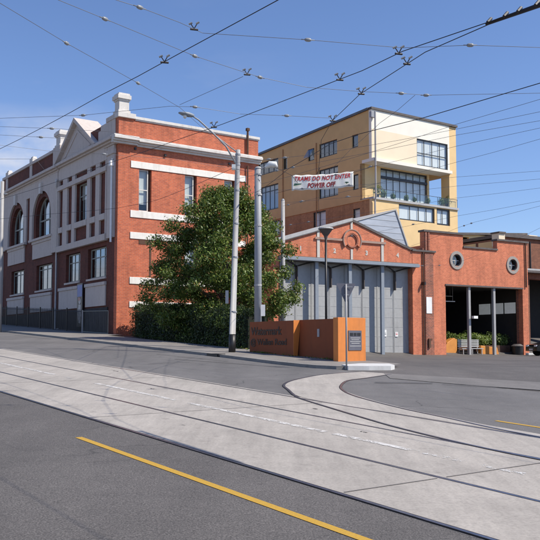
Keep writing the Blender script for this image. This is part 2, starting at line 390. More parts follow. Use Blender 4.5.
# rails: steel head with its flangeway
def rail(pts, label, h=.006, side=1):
    t = thing('tram_rail', gp(*pts[0]), 0, label, 'tram rail', 'tram rails in the street'); L = Vector(t.location)
    def ex(w0, w1, h0, h1, nm, mat):
        a = offs(pts, w0); b = offs(pts, w1); m = MB(); n = len(pts)
        for p, hh in ((a, h0), (a, h1), (b, h1), (b, h0)): m.v += [tuple(Vector(gp(*q, hh)) - L) for q in p]
        for e in range(4):
            f_ = (e+1) % 4
            m.f += [(e*n+k, e*n+k+1, f_*n+k+1, f_*n+k) for k in range(n-1)]
        return m.build(nm, mat, t)
    ex(-.020, .020, h-.03, h+.006, 'rail_head', 'steel')
    ex(.020*side, .040*side, h-.03, h+.004, 'flangeway', 'groove'); ex(-.020*side, -.027*side, h-.03, h+.004, 'joint_line', 'groove')
ln = [(u, 0) for u in list(np.arange(-14, 20, 2)) + list(np.arange(20, 100, 8))]
rail([(u, 5.27) for u, _ in ln], 'nearest rail at the asphalt edge of the concrete track bed', side=1)
rail([(u, 6.72) for u, _ in ln], 'rail just below the white dashes, second from the camera')
rail([(u, 8.69) for u, _ in ln], 'rail just beyond the white dashes, third from the camera')
rail([(u, 10.13) for u, _ in ln], 'farthest straight rail, running along the back edge of the concrete')
o1 = resample([(4.5, 8.62), (7.0, 8.66), (9.0, 8.95), (10.4, 9.31), (12.7, 9.98), (13.4, 10.25), (14.6, 10.95), (15.5, 11.5), (16.4, 12.45), (17.35, 13.95), (17.7, 14.9), (17.95, 16.1)], .3)
rail(o1, 'outer curved rail sweeping off the far track into the depot entrance', .011, -1)
i1 = resample([(3.5, 10.05), (7.6, 10.2), (9.6, 10.55), (11.1, 10.85), (12.9, 11.42), (14.05, 12.05), (14.9, 12.75), (15.85, 13.8), (16.2, 14.7), (16.9, 16.3)], .3)
rail(i1, 'inner curved rail round the tight side of the depot turnout', .011, -1)
t = thing('point_box', gp(6.2, 9.25), -.95, 'flat steel points box beside the turnout at the right edge', 'points box')
MB().box(-.6, .6, -.02, .022, -.13, .13, WORLD).build('x', 'steel') if False else None
m = MB(); m.box(-.55, .75, -.15, .15, -.02, .03, WORLD); m.build('box_lid', 'steel', t)

# paint
for k, (u0, u1, mt) in enumerate([(45, 41, 0), (39, 35, 0), (33.5, 29.8, 0), (28.6, 25.8, 0), (24.6, 20.1, 0), (19.3, 18.8, 1), (17.56, 14.1, 0), (14.0, 13.75, 1), (13.32, 9.37, 0), (9.15, 7.62, 0), (7.6, 6.75, 1), (6.55, 5.85, 1), (5.0, 1.5, 1)]):
    tag(strip(line(u0, u1, 7.635, 8), line(u0, u1, 7.76, 8), .013).build('centre_line_dash', 'white_mark2' if mt else 'white_mark'), kind='structure')
tag(strip(line(10.6, -14, 4.36, 10), line(10.6, -14, 4.46, 10), .005).build('yellow_road_line', 'yellow_mark'), kind='structure')
tag(strip(line(9.0, -8, 11.02, 10), line(9.0, -8, 11.12, 10), .009).build('yellow_road_line', 'yellow_mark'), kind='structure')

# footpath with kerb
def slab(poly, h, name, mat, drop=.35):
    m = MB(); n = len(poly); m.v = [gp(*p, h) for p in poly] + [gp(*p, -drop) for p in poly]
    m.f = [tuple(range(n))] + [(k, (k+1) % n, n+(k+1) % n, n+k) for k in range(n)]
    return tag(m.build(name, mat), kind='structure')
def ribbon(a, b, h, name, mat, drop=.3):
    m = MB(); n = len(a)
    for p, hh in ((a, -drop), (a, h), (b, h), (b, -drop)): m.v += [gp(*q, hh) for q in p]
    for e in range(3): m.f += [(e*n+k, e*n+k+1, (e+1)*n+k+1, (e+1)*n+k) for k in range(n-1)]
    m.f += [(0, n, 2*n, 3*n), (n-1, 2*n-1, 3*n-1, 4*n-1)]
    return tag(m.build(name, mat), kind='structure')
ke = resample([(110, 16.45), (80, 16.3), (54, 16.25), (38, 16.15), (28, 15.95), (25, 15.95), (21.6, 15.75), (19.6, 15.9), (18.9, 16.6), (18.75, 17.7)], .6)
ribbon(ke, offs(ke, -.16 if False else .16), .10, 'kerb', 'kerb')
fin = [(u, max(v, 0)) for u, v in offs(ke, .165)]
fo = [(u, 20.75 if u > 44.6 else (20.6 if u > 43 else (18.9 + (u-19)*.02 if u > 19 else 18.3))) for u, v in ke]
fo[-1] = (19.0, 17.9); fo[-2] = (19.1, 18.0)
m = MB(); n = len(fin); m.v = [gp(*p, .095) for p in fin] + [(*xy(*p), plane(*xy(*p)) + .095) for p in fo]
m.f = [(k, k+1, n+k+1, n+k) for k in range(n-1)]
tag(m.build('footpath', 'asphalt_path'), kind='structure')
gut = [(u, v) for u, v in ke]; tag(strip(gut, offs(gut, -.32), .009).build('gutter', 'kerb'), kind='structure')
slab([(18.62, 16.2), (18.35, 16.8), (18.15, 17.5), (18.4, 17.9), (19.0, 18.25), (19.4, 17.4), (19.15, 16.4)], .13, 'kerb_island', 'kerb_white', .1)
# drain under the pole
t = thing('storm_drain', gp(25.6, 15.9), TH, 'dark kerbside stormwater pit at the foot of the street light', 'drain')
MB().box(-.14, .14, -.42, .42, -.05, .106, WORLD).build('lid', 'base', t); MB().box(-.175, -.14, -.36, .36, -.03, .085, WORLD).build('inlet', 'black', t)

# ------------------------------------------------------------------ windows
def rect_window(parent, m, a0, a1, z0, z1, d, frame, gl, muna=(), munz=(), fw=.07, blind=None, bdrop=1.0, sub=True, thick=.06, bd=.12):
    f = MB(); f.box(a0, a0+fw, z0, z1, d-thick, d, m).box(a1-fw, a1, z0, z1, d-thick, d, m)
    f.box(a0+fw, a1-fw, z0, z0+fw, d-thick, d, m).box(a0+fw, a1-fw, z1-fw, z1, d-thick, d, m)
    for x in muna: f.box(x-.025, x+.025, z0+fw, z1-fw, d-thick+.012, d-.006, m)
    for z in munz: f.box(a0+fw, a1-fw, z-.03, z+.03, d-thick+.006, d-.003, m)
    w = f.build('window', frame, parent)
    p = MB(); p.v = [m(x, z, d-thick*.6) for x, z in ((a0+fw, z0+fw), (a1-fw, z0+fw), (a1-fw, z1-fw), (a0+fw, z1-fw))]; p.f = [(0, 1, 2, 3)]; p.build('pane', gl, w)
    if blind:
        b = MB(); b.box(a0+.02, a1-.02, z1-(z1-z0)*bdrop, z1-.01, d-thick-bd-.01, d-thick-bd, m); b.build('blind', blind, w)
    return w

# ------------------------------------------------------------------ old brick building on the left
bb = thing('brick_building', (-8.968, 47.834, 0), R(34.2), 'two storey red brick building with white bands, cream arched street front and pediment', 'building')
S_, F_ = SIDE, FRONT
ZT = 12.9
sh = [(1.35, 2.18, 7.94, 10.5), (4.45, 5.3, 7.94, 10.5), (7.3, 8.12, 7.94, 10.5), (4.45, 5.3, 4.0, 6.2)]
MB().wall(0, 9.9, -.6, 13.45, sh, .4, S_).build('wall', 'brick', bb)
fh = [(4.5, 6.6, 7.9, 10.42), (1.6, 4.5, 4.05, 5.95), (5.85, 8.4, 4.05, 5.95), (11.25, 15.35, 7.62, 11.08), (17.2, 21.4, 7.62, 11.08), (11.05, 14.45, 3.85, 5.7), (17.3, 20.5, 3.85, 5.7)]
MB().wall(.4, 23.2, -.2, 13.45, fh, .4, F_).build('wall', 'brick_shaded', bb)
MB().box(.4, 9.9, -.2, 13.2, -23.2, -22.85, S_).box(.4, 22.8, -.2, 13.2, -9.9, -9.55, F_).build('wall', 'brick', bb)
MB().box(.4, 9.5, 12.75, 12.9, -22.8, -.4, S_).build('roof', 'roof', bb)
MB().box(.5, 9.4, 6.9, 7.1, -22.7, -.5, S_).build('upper_floor', 'interior', bb)
# blind recess outlines under the first side window: shadow painted as dark strips at top and right
MB().box(1.38, 2.2, 5.95, 6.2, .002, .02, S_).box(2.08, 2.2, 4.0, 5.95, .002, .02, S_).build('recess_shadow', 'brick_brown', bb)
for z0, z1 in ((10.51, 10.92), (7.52, 7.94), (6.24, 6.64), (3.55, 3.96), (2.16, 2.52)):
    MB().box(.8, 8.95 if z0 > 10 else 8.9, z0, z1, 0, .045, S_).build('band', 'band', bb, bevel=.01)
for a0, a1, z0, z1 in sh:
    if z0 > 7:
        rect_window(bb, S_, a0+.01, a1-.17, z0+.01, z1-.02, -.14, 'winframe', 'glass', (), (9.25,), .06, 'blind', .82 if a0 < 3 else .9)
        MB().box(a1-.17, a1, z0, z1, -.24, -.19, S_).build('reveal_shade_strip', 'brick_brown', bb)  # dark strip put in for the shaded window reveal
    else: rect_window(bb, S_, a0, a1, z0, z1, -.16, 'winframe', 'glass', (), (5.1,), .06, 'blind', .5)
# cornice, stepped
def cornice(m, a0, a1, z, k=0, mat='render'):
    c = MB(); c.box(a0, a1, z, z+.12, 0, .14+k, m).box(a0, a1, z+.12, z+.23, 0, .28+k, m)
    c.prism([(0, 0)], 0, 0) if False else None
    c.box(a0-.0, a1, z+.23, z+.40, 0, .44+k, m).box(a0, a1, z+.40, z+.47, 0, .36+k, m)
    return c.build('cornice', mat, bb, bevel=.015)
cornice(S_, 1.15, 10.0, 11.80); cornice(S_, -.46, 1.15, 11.84, .08)
cornice(F_, 11.0, 23.3, 11.90, 0, 'render_shaded'); cornice(F_, 1.7, 9.6, 11.90, 0, 'render_shaded'); cornice(F_, .0, 1.7, 11.843, .08, 'render_shaded'); cornice(F_, 9.6, 11.0, 11.84, .08, 'render_shaded')
MB().box(1.05, 9.98, 13.45, 13.62, -.45, .10, S_).box(1.05, 9.98, 13.38, 13.45, 0, .05, S_).build('coping', 'render', bb, bevel=.01)
MB().box(-.10, 1.05, 13.453, 13.74, -.52, .14, S_).build('coping', 'render', bb, bevel=.01)
MB().box(11.2, 23.3, 13.45, 13.66, -.45, .10, F_).build('coping', 'render_shaded', bb, bevel=.01)
def blockpier(m, a0, a1, z0, z1, d0, d1, mat='render'):
    h = z1-z0; p = MB(); p.box(a0, a1, z0, z0+h*.14, d0, d1, m).box(a0+.08, a1-.08, z0+h*.14, z0+h*.62, d0+.06, d1-.08, m)
    p.box(a0+.02, a1-.02, z0+h*.62, z0+h*.70, d0+.02, d1-.02, m).box(a0-.05, a1+.05, z0+h*.70, z0+h*.90, d0-.03, d1+.05, m).box(a0+.03, a1-.03, z0+h*.90, z1, d0+.03, d1-.03, m)
    return p.build('roof_pier', mat, bb, bevel=.012)
blockpier(F_, -.02, .78, 13.74, 14.95, -.74, .04)
MB().box(.41, 2.6, 12.31, 13.45, .003, .06, F_).box(.41, 1.7, 13.45, 13.72, -.4, .1, F_).build('parapet_block', 'render_shaded', bb, bevel=.01)
MB().box(1.7, 3.0, 12.31, 13.15, -.5, .05, F_).build('parapet_block', 'render_shaded', bb, bevel=.01)
MB().box(9.75, 11.15, 12.31, 13.75, -.7, .08, F_).build('parapet_block', 'render_shaded', bb, bevel=.01)
blockpier(F_, 10.0, 11.0, 13.75, 14.9, -.8, .02)
for a in (16.1, 22.2):
    MB().box(a-.35, a+.35, 13.662, 13.98, -.4, .05, F_).box(a-.25, a+.25, 13.98, 14.12, -.32, -.03, F_).build('roof_pier', 'render', bb, bevel=.02)
    MB().box(a-.28, a+.28, 12.38, 13.45, .002, .05, F_).build('parapet_block', 'render_shaded', bb)
# pediment with raking mouldings
pk, pz, pl_, pr_, pb = 6.55, 14.85, 10.05, 3.1, 12.40
MB().prism([(pl_, pb), (pk, pz-.28), (pr_, pb)], -1.3, .05, F_).build('pediment', 'render_shaded', bb)
def rake(a0, z0, a1, z1):
    return [(a0, z0), (a1, z1), (a1, z1+.30), (a0 + (.28 if a0 > a1 else -.28), z0 + .02)]
r_ = MB(); r_.prism(rake(pl_, pb, pk, pz-.28), -1.35, .34, F_); r_.prism(rake(pr_, pb, pk, pz-.28), -1.35, .337, F_)
r_.build('pediment_moulding', 'render_shaded', bb, bevel=.02)
q = MB(); q.box(6.1, 7.0, 13.35, 13.42, .05, .09, F_) if False else None
q.prism([(9.0, 12.62), (6.55, 14.1), (4.15, 12.62), (4.5, 12.62), (6.55, 13.9), (8.65, 12.62)], .05, .09, F_); q.build('pediment_panel', 'render_shaded', bb)
# rendered bay under the pediment
c = MB()
c.box(1.35, 9.75, 11.12, 11.90, .01, .16, F_)                               # entablature
c.box(1.35, 9.7, 10.44, 10.74, .01, .24, F_)
for a0, a1 in ((1.4, 1.58), (2.45, 3.1), (3.98, 4.5), (6.6, 7.15), (8.0, 8.85), (9.62, 9.75)): c.box(a0, a1, 6.62, 11.12, .012, .15, F_)
for a0, a1 in ((1.58, 2.45), (3.10, 3.98), (4.5, 6.6), (7.15, 8.0), (8.85, 9.62)): c.box(a0, a1, 7.52, 7.89, .012, .19, F_)
c.box(1.35, 9.75, 6.22, 6.615, .01, .26, F_)
c.build('window_surround', 'render_shaded', bb, bevel=.01)
MB().box(.30, 1.33, 6.3, 11.84, .01, .15, F_).box(.24, 1.36, 11.3, 11.6, .02, .22, F_).build('corner_pilaster', 'render_shaded', bb, bevel=.015)
MB().box(9.78, 10.9, 6.3, 11.84, .01, .2, F_).build('corner_pilaster', 'render_shaded', bb, bevel=.015)
rect_window(bb, F_, 4.52, 6.58, 7.92, 10.40, -.18, 'winframe_gn', 'glass', (5.2, 5.9), (9.6,), .07, 'blind', .4)
for a0, a1, z0, z1, mu in ((1.62, 4.48, 4.07, 5.93, (2.3, 3.05, 3.8)), (5.87, 8.38, 4.07, 5.93, (6.6, 7.3, 7.85)), (11.07, 14.43, 3.87, 5.68, (11.8, 12.7, 13.6)), (17.32, 20.48, 3.87, 5.68, (18.1, 18.9, 19.7))):
    rect_window(bb, F_, a0, a1, z0, z1, -.2, 'winframe_gn', 'glass_sky', mu, (5.35,), .08, 'blind_dk', .5 if a0 > 5 else .3)
    MB().box(a0-.08, a1+.08, z0-.14, z0-.02, -.2, .10, F_).build('sill', 'render_shaded', bb)
for a0, a1, z0, z1 in ((1.5, 4.65, 2.3, 3.75), (5.95, 9.45, 2.3, 3.75), (11.0, 15.5, 2.3, 3.62), (17.15, 21.2, 2.3, 3.62), (11.0, 15.2, 6.2, 7.5), (17.15, 21.3, 6.2, 7.5)):
    MB().box(a0, a1, z0, z1-.2, .01, .10, F_).box(a0-.04, a1+.04, z1-.2, z1, .01, .16, F_).build('spandrel', 'render_shaded', bb, bevel=.01)
# arches
def arch_panel(a0, a1, z0, z1, ca, r, zs):
    p = MB(); n = 20; d0, d1 = -.02, .12
    L = [(ca + r*math.cos(math.pi*k/n), zs + r*math.sin(math.pi*k/n)) for k in range(n+1)]
    for k in range(n):
        (x0, y0), (x1, y1) = L[k], L[k+1]
        p.prism([(x0, y0), (x0, z1), (x1, z1), (x1, y1)], d0, d1, F_)
    p.box(a0, ca-r, z0, z1, d0, d1, F_).box(ca+r, a1, z0, z1, d0, d1, F_); return p
for ca, a0, a1 in ((13.3, 10.9, 15.95), (19.3, 16.75, 22.1)):
    arch_panel(a0, a1, 7.5, 11.9, ca, 2.03, 9.02).build('arch_surround', 'render_shaded', bb)
    MB().ring(ca, 9.02, 1.62, 2.02, -.39, -.03, 0, 180, 20, F_).box(ca-2.02, ca-1.62, 7.62, 9.02, -.39, -.03, F_).box(ca+1.62, ca+2.02, 7.62, 9.02, -.39, -.03, F_).build('arch_reveal', 'brick_shaded', bb)
    f = MB(); f.ring(ca, 9.02, 1.50, 1.615, -.42, -.3, 0, 180, 20, F_).box(ca-1.61, ca-1.5, 7.62, 9.02, -.42, -.3, F_).box(ca+1.5, ca+1.61, 7.62, 9.02, -.42, -.3, F_)
    f.box(ca-.55, ca-.47, 7.62, 10.42, -.4, -.32, F_).box(ca+.47, ca+.55, 7.62, 10.42, -.4, -.32, F_).box(ca-1.5, ca+1.5, 8.95, 9.05, -.41, -.31, F_).box(ca-1.5, ca+1.5, 7.62, 7.72, -.41, -.31, F_)
    w = f.build('window', 'winframe_gn', bb)
    MB().prism([(ca-1.52, 7.65)] + [(ca + 1.52*math.cos(math.pi*(1-k/18)), 9.02 + 1.52*math.sin(math.pi*k/18)) for k in range(19)] + [(ca+1.52, 7.65)], -.375, -.365, F_).build('pane', 'glass_sky', w)
    MB().prism([(ca-.16, 10.85), (ca-.24, 11.6), (ca+.24, 11.6), (ca+.16, 10.85)], .1, .28, F_).build('keystone', 'render', bb)
    MB().box(a0-.1, a1-.3, 7.5, 7.66, .10, .28, F_).build('sill', 'render_shaded', bb)
MB().box(22.1, 23.2, 7.5, 11.9, -.02, .12, F_).build('corner_pilaster', 'render_shaded', bb)
MB().box(15.95, 16.75, 10.95, 11.9, -.0, .12, F_).build('window_surround', 'render_shaded', bb)
MB().box(22.75, 23.2, 2.3, 7.5, .0, .12, F_).build('corner_pilaster', 'render_shaded', bb)
MB().box(.0, 23.25, -.3, 2.2, .004, .06, F_).build('base_shade_sheet', 'base', bb) if False else MB().box(1.2, 23.25, -.3, 2.2, .004, .06, F_).build('base_shade_sheet', 'base', bb)  # dark sheet painted in for the shade behind the iron fence
# pipes
p = MB(); p.tube([(-.16, 9.3, 1.0), (-.16, 9.85, 1.0), (-.16, 9.85, 10.6), (-.3, 9.85, 10.8), (-.3, 9.7, 11.3)], .075, 8); p.build('downpipe', 'render', bb, smooth=True)
p = MB(); p.tube([(-.24, .42, 6.0), (-.24, .42, 10.7), (-.2, .42, 11.0)], .065, 8); p.box(.30, .56, 10.55, 10.85, .12, .36, F_).build('downpipe', 'white', bb)
p = MB(); p.tube([(9.0, -.12, 3.5), (9.0, -.12, 11.6)], .055, 8); p.tube([(9.0, -.12, 12.3), (9.0, -.12, 14.05)], .07, 8); p.box(8.9, 9.1, 13.9, 14.08, .02, .22, S_).build('vent_pipe', 'brick_brown', bb)
for a, z in ((1.0, 11.6), (3.0, 11.45), (7.6, 11.5)): MB().box(a, a+.12, z, z+.14, 0, .1, S_).build('wall_fitting', 'black', bb)
# things along its front
t = thing('poster_board', (-8.968, 47.834, 0), R(34.2), 'tall dark poster with blue top and pale figure between the grey spandrels', 'poster')
MB().box(4.82, 5.72, 1.1, 3.85, .17, .21, F_).build('board', 'poster_dk', t)
MB().box(4.86, 5.68, 3.0, 3.75, .212, .218, F_).build('picture', 'poster_bl', t)
q = MB(); q.disc(5.25, 2.72, .2, .212, .22, 14, F_).prism([(5.05, 2.5), (5.5, 2.5), (5.62, 1.9), (5.45, 1.35), (5.1, 1.3), (4.95, 1.8)], .212, .22, F_).build('picture', 'poster_sk', t)
MB().disc(5.35, 2.85, .12, .222, .226, 12, F_).build('picture', 'poster_pk', t)
fn = thing('iron_fence', (-8.968, 47.834, 0), R(34.2), 'black iron railing fence along the arched brick building front', 'fence')
gb = lambda a: .42 + .0475*a
q = MB()
for k in range(150):
    a = 3.0 + k*.135; q.box(a-.009, a+.009, gb(a)+.08, gb(a)+1.52, .94, .958, F_)
for h in (.14, 1.4): q.tube([(-.949, 3.0, gb(3)+h), (-.949, 23.2, gb(23.2)+h)], .02, 4)
q.build('railing', 'black', fn)
for a in (5.5, 8.0, 10.6, 13.2, 15.8, 18.4, 21.0, 23.2): MB().box(a-.03, a+.03, gb(a)-.1, gb(a)+1.6, .92, .98, F_).build('post', 'black', fn)
fb = thing('wire_gate', (-8.968, 47.834, 0), R(34.2), 'small mesh gate with pale post at the brick corner', 'gate')
MB().tube([(-.95, 2.85, .2), (-.95, 2.85, 2.05)], .045, 8).build('post', 'pole_lt', fb)
q = MB(); q.tube([(-.95, 2.85, 1.98), (-.25, .6, 1.95)], .02, 5).tube([(-.95, 2.85, .75), (-.25, .6, .62)], .02, 5).tube([(-.25, .6, .5), (-.25, .6, 1.97)], .025, 5)
for k in range(1, 18):
    f = k/18; q.tube([(-.95+.7*f, 2.85-2.25*f, .75-.13*f), (-.95+.7*f, 2.85-2.25*f, 1.97)], .006, 4)
q.build('mesh_panel', 'winframe_gn', fb)

# ------------------------------------------------------------------ tram depot
dp = thing('tram_depot', (6.161, 52.0, 0), R(30.7), 'red brick tram depot with numbered grey doors, low gable and two round windows', 'building')
ogee = [(4.05, 6.12), (3.55, 6.2), (3.0, 6.36), (2.2, 6.63), (1.09, 6.98), (-1.15, 7.72)]
lft = [(-3.66, 6.97), (-6.5, 6.12)]
MB().prism([(-6.5, 5.25), (4.05, 5.25)] + ogee + lft, -.45, 0, S_).build('gable_wall', 'brick_depot', dp)
MB().box(3.75, 4.70, -1.3, 6.12-.003, -.5, .02, S_).build('pier', 'brick_depot', dp)
MB().box(-6.95, -6.4, -1.3, 5.25, -.5, .02, S_).box(-6.95, -6.5, 5.25, 6.1, -.5, .02, S_).build('pier', 'brick_depot', dp)
cp = [(-6.98, 5.98), (-3.66, 7.0), (-1.15, 7.76), (-1.15, 7.95), (-3.66, 7.20), (-6.98, 6.20)]
MB().prism(cp, -.6, .09, S_).build('coping', 'coping', dp)
MB().prism([(-6.98, 5.92), (-1.15, 7.70), (-1.15, 7.755), (-6.98, 5.975)], 0, .12, S_).build('coping_shadow_trim', 'coping_dk', dp)
og2 = [(x, z+.16) for x, z in ogee]
MB().prism(ogee[::-1][0:] + og2 , -.5, .07, S_).build('coping', 'coping_dk', dp)
MB().box(-6.6, 4.05, 5.02, 5.22, -.1, .42, S_).build('door_hood', 'post_blue', dp, bevel=.01)
MB().box(-6.6, 4.05, 5.225, 5.27, 0, .30, S_).build('hood_flashing', 'coping_dk', dp)
for s in (-3.73, 1.25): MB().box(s-.10, s+.10, 5.28, 6.96 if s < 0 else 6.82, 0, .05, S_).build('pilaster', 'coping_lt', dp)
for z0, z1 in ((5.28, 5.95), (7.15, 7.68)): MB().box(-1.28, -1.12, z0, z1, 0, .05, S_).build('pilaster', 'coping_lt', dp)
for x0, x1 in ((-4.0, -1.95), (-.45, 1.5)): MB().box(x0, x1, 6.42, 6.56, .052, .10, S_).build('string_course', 'ring', dp)
MB().ring(-1.2, 6.5, .46, .66, 0, .12, -35, 215, 28, S_).build('round_arch', 'brick_depot', dp)
MB().ring(-1.2, 6.5, .66, .72, 0, .15, -35, 215, 28, S_).build('arch_hood', 'ring', dp)
MB().ring(-1.2, 6.5, .38, .46, 0, .10, 0, 360, 28, S_).build('round_arch', 'brick_pier', dp)
MB().disc(-1.2, 6.5, .40, .002, .012, 28, S_).build('arch_infill', 'brick_depot', dp)
for k, s in enumerate((-4.98, -2.46, .03, 2.56)):
    text('bay_number', str(k+1), .38, 'coping_lt', dp, onwall(s-.13, -.012, 5.66), .02, ext=.006)
posts = (-6.4, -3.9, -1.38, 1.19)
for s in posts: MB().box(s-.12, s+.12, -1.2, 5.02, -.05, .12, S_).box(s+.12, s+.17, -1.2, 5.02, -.04, .02, S_).build('door_post', 'post_blue', dp, bevel=.008)
edges = list(posts) + [3.75]
for k in range(4):
    a0, a1 = edges[k]+.0, edges[k+1]-.004; mid = (a0+a1)/2+.06
    for x0, x1 in ((a0, mid-.012), (mid+.012, a1)):
        dr = MB().box(x0, x1, -.76, 5.02, -.52, -.46, S_).build('door', 'door', dp)
        rb = MB()
        for q in range(1, 9): rb.box(x0+.03, x1-.03, -.76+q*.62, -.735+q*.62, -.462, -.452, S_)
        rb.box(x0, x0+.05, -.76, 5.0, -.463, -.44, S_).box(x1-.05, x1, -.76, 5.0, -.463, -.44, S_); rb.build('door_rib', 'door', dr)
    MB().box(mid-.025, mid+.025, 3.5, 4.75, -.44, -.20, S_).build('bracket_shadow_bar', 'coping_dk', dp)  # dark bar standing in for a bracket's shadow down the doors
    MB().tube([(mid, .35, 4.72), (mid-.55, .1, 4.9), (mid-1.0, -.1, 5.0)], .05, 6).tube([(mid, .35, 4.72), (mid+.55, .1, 4.9), (mid+1.0, -.1, 5.0)], .05, 6).build('door_stay', 'black', dp)
MB().box(-6.3, 3.74, 5.0, 5.24, -.6, -.1, S_).build('lintel', 'coping_dk', dp)
for s, w, c in ((1.75, .27, 'white'), (2.72, .24, 'white')):
    sg = MB().box(s-w/2, s+w/2, .48, .92 if w > .25 else .78, -.43, -.415, S_).build('door_notice', c, dp)
    MB().box(s-w/3, s+w/3, .60, .64, -.415, -.411, S_).box(s-w/3, s+w/3, .69, .72, -.415, -.411, S_).build('notice_print', 'red' if w < .25 else 'wire_thin', sg)
# sawtooth roof light behind the gable, ribbed metal
sw = MB(); sw.prism([(-1.1, 7.6), (3.05, 8.86), (4.2, 6.1), (-1.1, 6.1)], -9.0, -.8, S_); swo = sw.build('sawtooth_roof', 'zinc', dp)
q = MB(); q.prism([(-1.15, 7.62), (3.08, 8.90), (3.06, 8.98), (-1.15, 7.70)], -9.05, -.74, S_).prism([(3.02, 8.86), (3.10, 8.95), (4.28, 6.1), (4.2, 6.1)], -9.05, -.74, S_).build('roof_trim', 'coping', swo)
q = MB()
for z in (6.55, 6.95, 7.35, 7.75, 8.15, 8.5):
    x0 = -1.1 + max(0, (z-7.6)/1.26*4.15); x1 = 4.2 - (z-6.1)/2.76*1.15; q.box(x0+.05, x1-.05, z, z+.02, -.8, -.785, S_)
q.build('sheet_rib', 'coping', swo)
MB().prism([(-6.5, 6.0), (-1.15, 7.6), (-1.15, 5.9), (-6.5, 5.8)], -9, -.6, S_).build('roof', 'zinc', dp)
MB().box(-6.9, -6.6, -1.2, 6.0, -9.5, -.5, S_).build('wall', 'brick_depot', dp)
# right hand block
MB().box(4.70, 4.80, -1.2, 6.4, -.35, -.02, S_).build('wall_recess', 'brick_pier', dp)
por = [(7.7, 5.72), (13.12, 5.66)]
h2 = [(6.65, 14.08, -1.3, 3.95)] + [(a-.38, a+.38, z-.38, z+.38) for a, z in por]
MB().wall(4.80, 14.65, -1.3, 6.62, h2, .4, S_).build('wall', 'brick_depot', dp)
MB().box(4.80, 8.32, 6.622, 7.5, -.4, 0, S_).build('wall', 'brick_depot', dp); MB().box(11.6, 14.65, 6.622, 7.32, -.4, 0, S_).build('wall', 'brick_depot', dp)
MB().box(4.83, 5.55, -1.2, 6.05, .002, .05, S_).build('patched_brickwork', 'brick_pier', dp)
MB().box(3.7, 5.75, 6.12, 6.24, -.5, .12, S_).build('coping', 'coping_dk', dp)
MB().box(4.72, 8.40, 7.50, 7.63, -.5, .10, S_).box(8.32, 11.6, 6.62, 6.74, -.46, .08, S_).box(11.52, 14.75, 7.32, 7.45, -.5, .10, S_).build('coping', 'coping_dk', dp)
MB().box(4.86, 5.0, 6.24, 7.49, .002, .07, S_).box(5.12, 5.24, 6.24, 7.49, .002, .07, S_).build('brick_fin', 'brick_pier', dp)
for a, z in por:
    MB().ring(a, z, .43, .63, -.12, .06, 0, 360, 36, S_).build('porthole_surround', 'ring_grey', dp)
    w = MB().ring(a, z, .36, .43, -.3, -.02, 0, 360, 36, S_).build('window', 'winframe_dk', dp)
    MB().box(a-.02, a+.02, z-.36, z+.36, -.2, -.16, S_).box(a-.36, a+.36, z-.02, z+.02, -.197, -.163, S_).build('glazing_bar', 'winframe', w)
    MB().disc(a, z, .37, -.19, -.185, 28, S_).build('pane', 'glass', w)
for s in (8.96, 11.35): MB().box(s-.1, s+.1, -1.2, 3.94, -.3, -.1, S_).build('post', 'pole_lt', dp, bevel=.01)
MB().box(6.62, 14.1, 3.952, 4.06, 0, .05, S_).build('lintel', 'coping_dk', dp)
MB().box(14.05, 14.62, -1.2, 3.9, -.6, -.42, S_).build('pier', 'brick_pier', dp)
p = MB(); p.tube([(4.63, -.1, -.9), (4.63, -.1, 6.1)], .05, 6); p.build('downpipe', 'brick_brown', dp)
p = MB(); p.tube([(14.4, -.08, 4.1), (14.4, -.08, 7.3)], .05, 6); p.build('downpipe', 'brick_brown', dp)
MB().box(4.88, 5.36, 2.03, 3.12, .055, .08, S_).build('wall_sign', 'white', dp)
MB().box(5.0, 5.16, -.25, .25, .055, .16, S_).box(5.0, 5.3, .25, .36, .055, .15, S_).build('meter_box', 'brick_brown', dp)
MB().box(4.5, 4.62, 3.9, 4.1, .03, .35, S_).build('flood_lamp', 'black', dp)
# interior of the open bay
MB().box(4.85, 14.6, 4.04, 4.06, -8.6, -.41, S_).box(4.85, 5.05, -1.3, 4.04, -8.4, -.41, S_).box(14.4, 14.44, -1.3, 4.04, -8.4, -.65, S_).build('dark_lining', 'interior', dp)  # near-black sheets added to keep the open bay dark
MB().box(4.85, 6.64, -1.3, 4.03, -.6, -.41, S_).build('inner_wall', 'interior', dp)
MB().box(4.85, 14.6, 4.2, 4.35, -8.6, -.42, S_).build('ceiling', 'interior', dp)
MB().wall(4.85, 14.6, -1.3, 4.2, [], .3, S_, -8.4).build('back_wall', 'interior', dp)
q = MB()
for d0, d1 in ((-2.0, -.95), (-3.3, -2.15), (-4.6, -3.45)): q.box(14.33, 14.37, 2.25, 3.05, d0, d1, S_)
def translucent():
    m, nt, b = nodes('translucent_sheet'); tl = N(nt, 'ShaderNodeBsdfGlossy'); tl.inputs[0].default_value = (.6, .64, .66, 1); tl.inputs['Roughness'].default_value = .25
    nt.links.new(tl.outputs[0], nt.nodes['Material Output'].inputs[0]); return m
M['daylit_pane'] = plain('daylight_glow_pane', (.75, .77, .78), .3); _b = M['daylit_pane'].node_tree.nodes['Principled BSDF']; _b.inputs['Emission Color'].default_value = (.75, .8, .82, 1); _b.inputs['Emission Strength'].default_value = .13; q.build('side_window', 'daylit_pane', dp)  # panes given a faint glow in place of daylight from behind
MB().box(4.82, 5.0, -1.3, 6.6, -8.4, -.4, S_).box(14.45, 14.65, -1.3, 6.6, -8.4, -.4, S_).build('wall', 'brick_depot', dp)
MB().box(4.85, 14.6, 6.35, 6.5, -8.4, -.42, S_).build('roof', 'roof', dp)
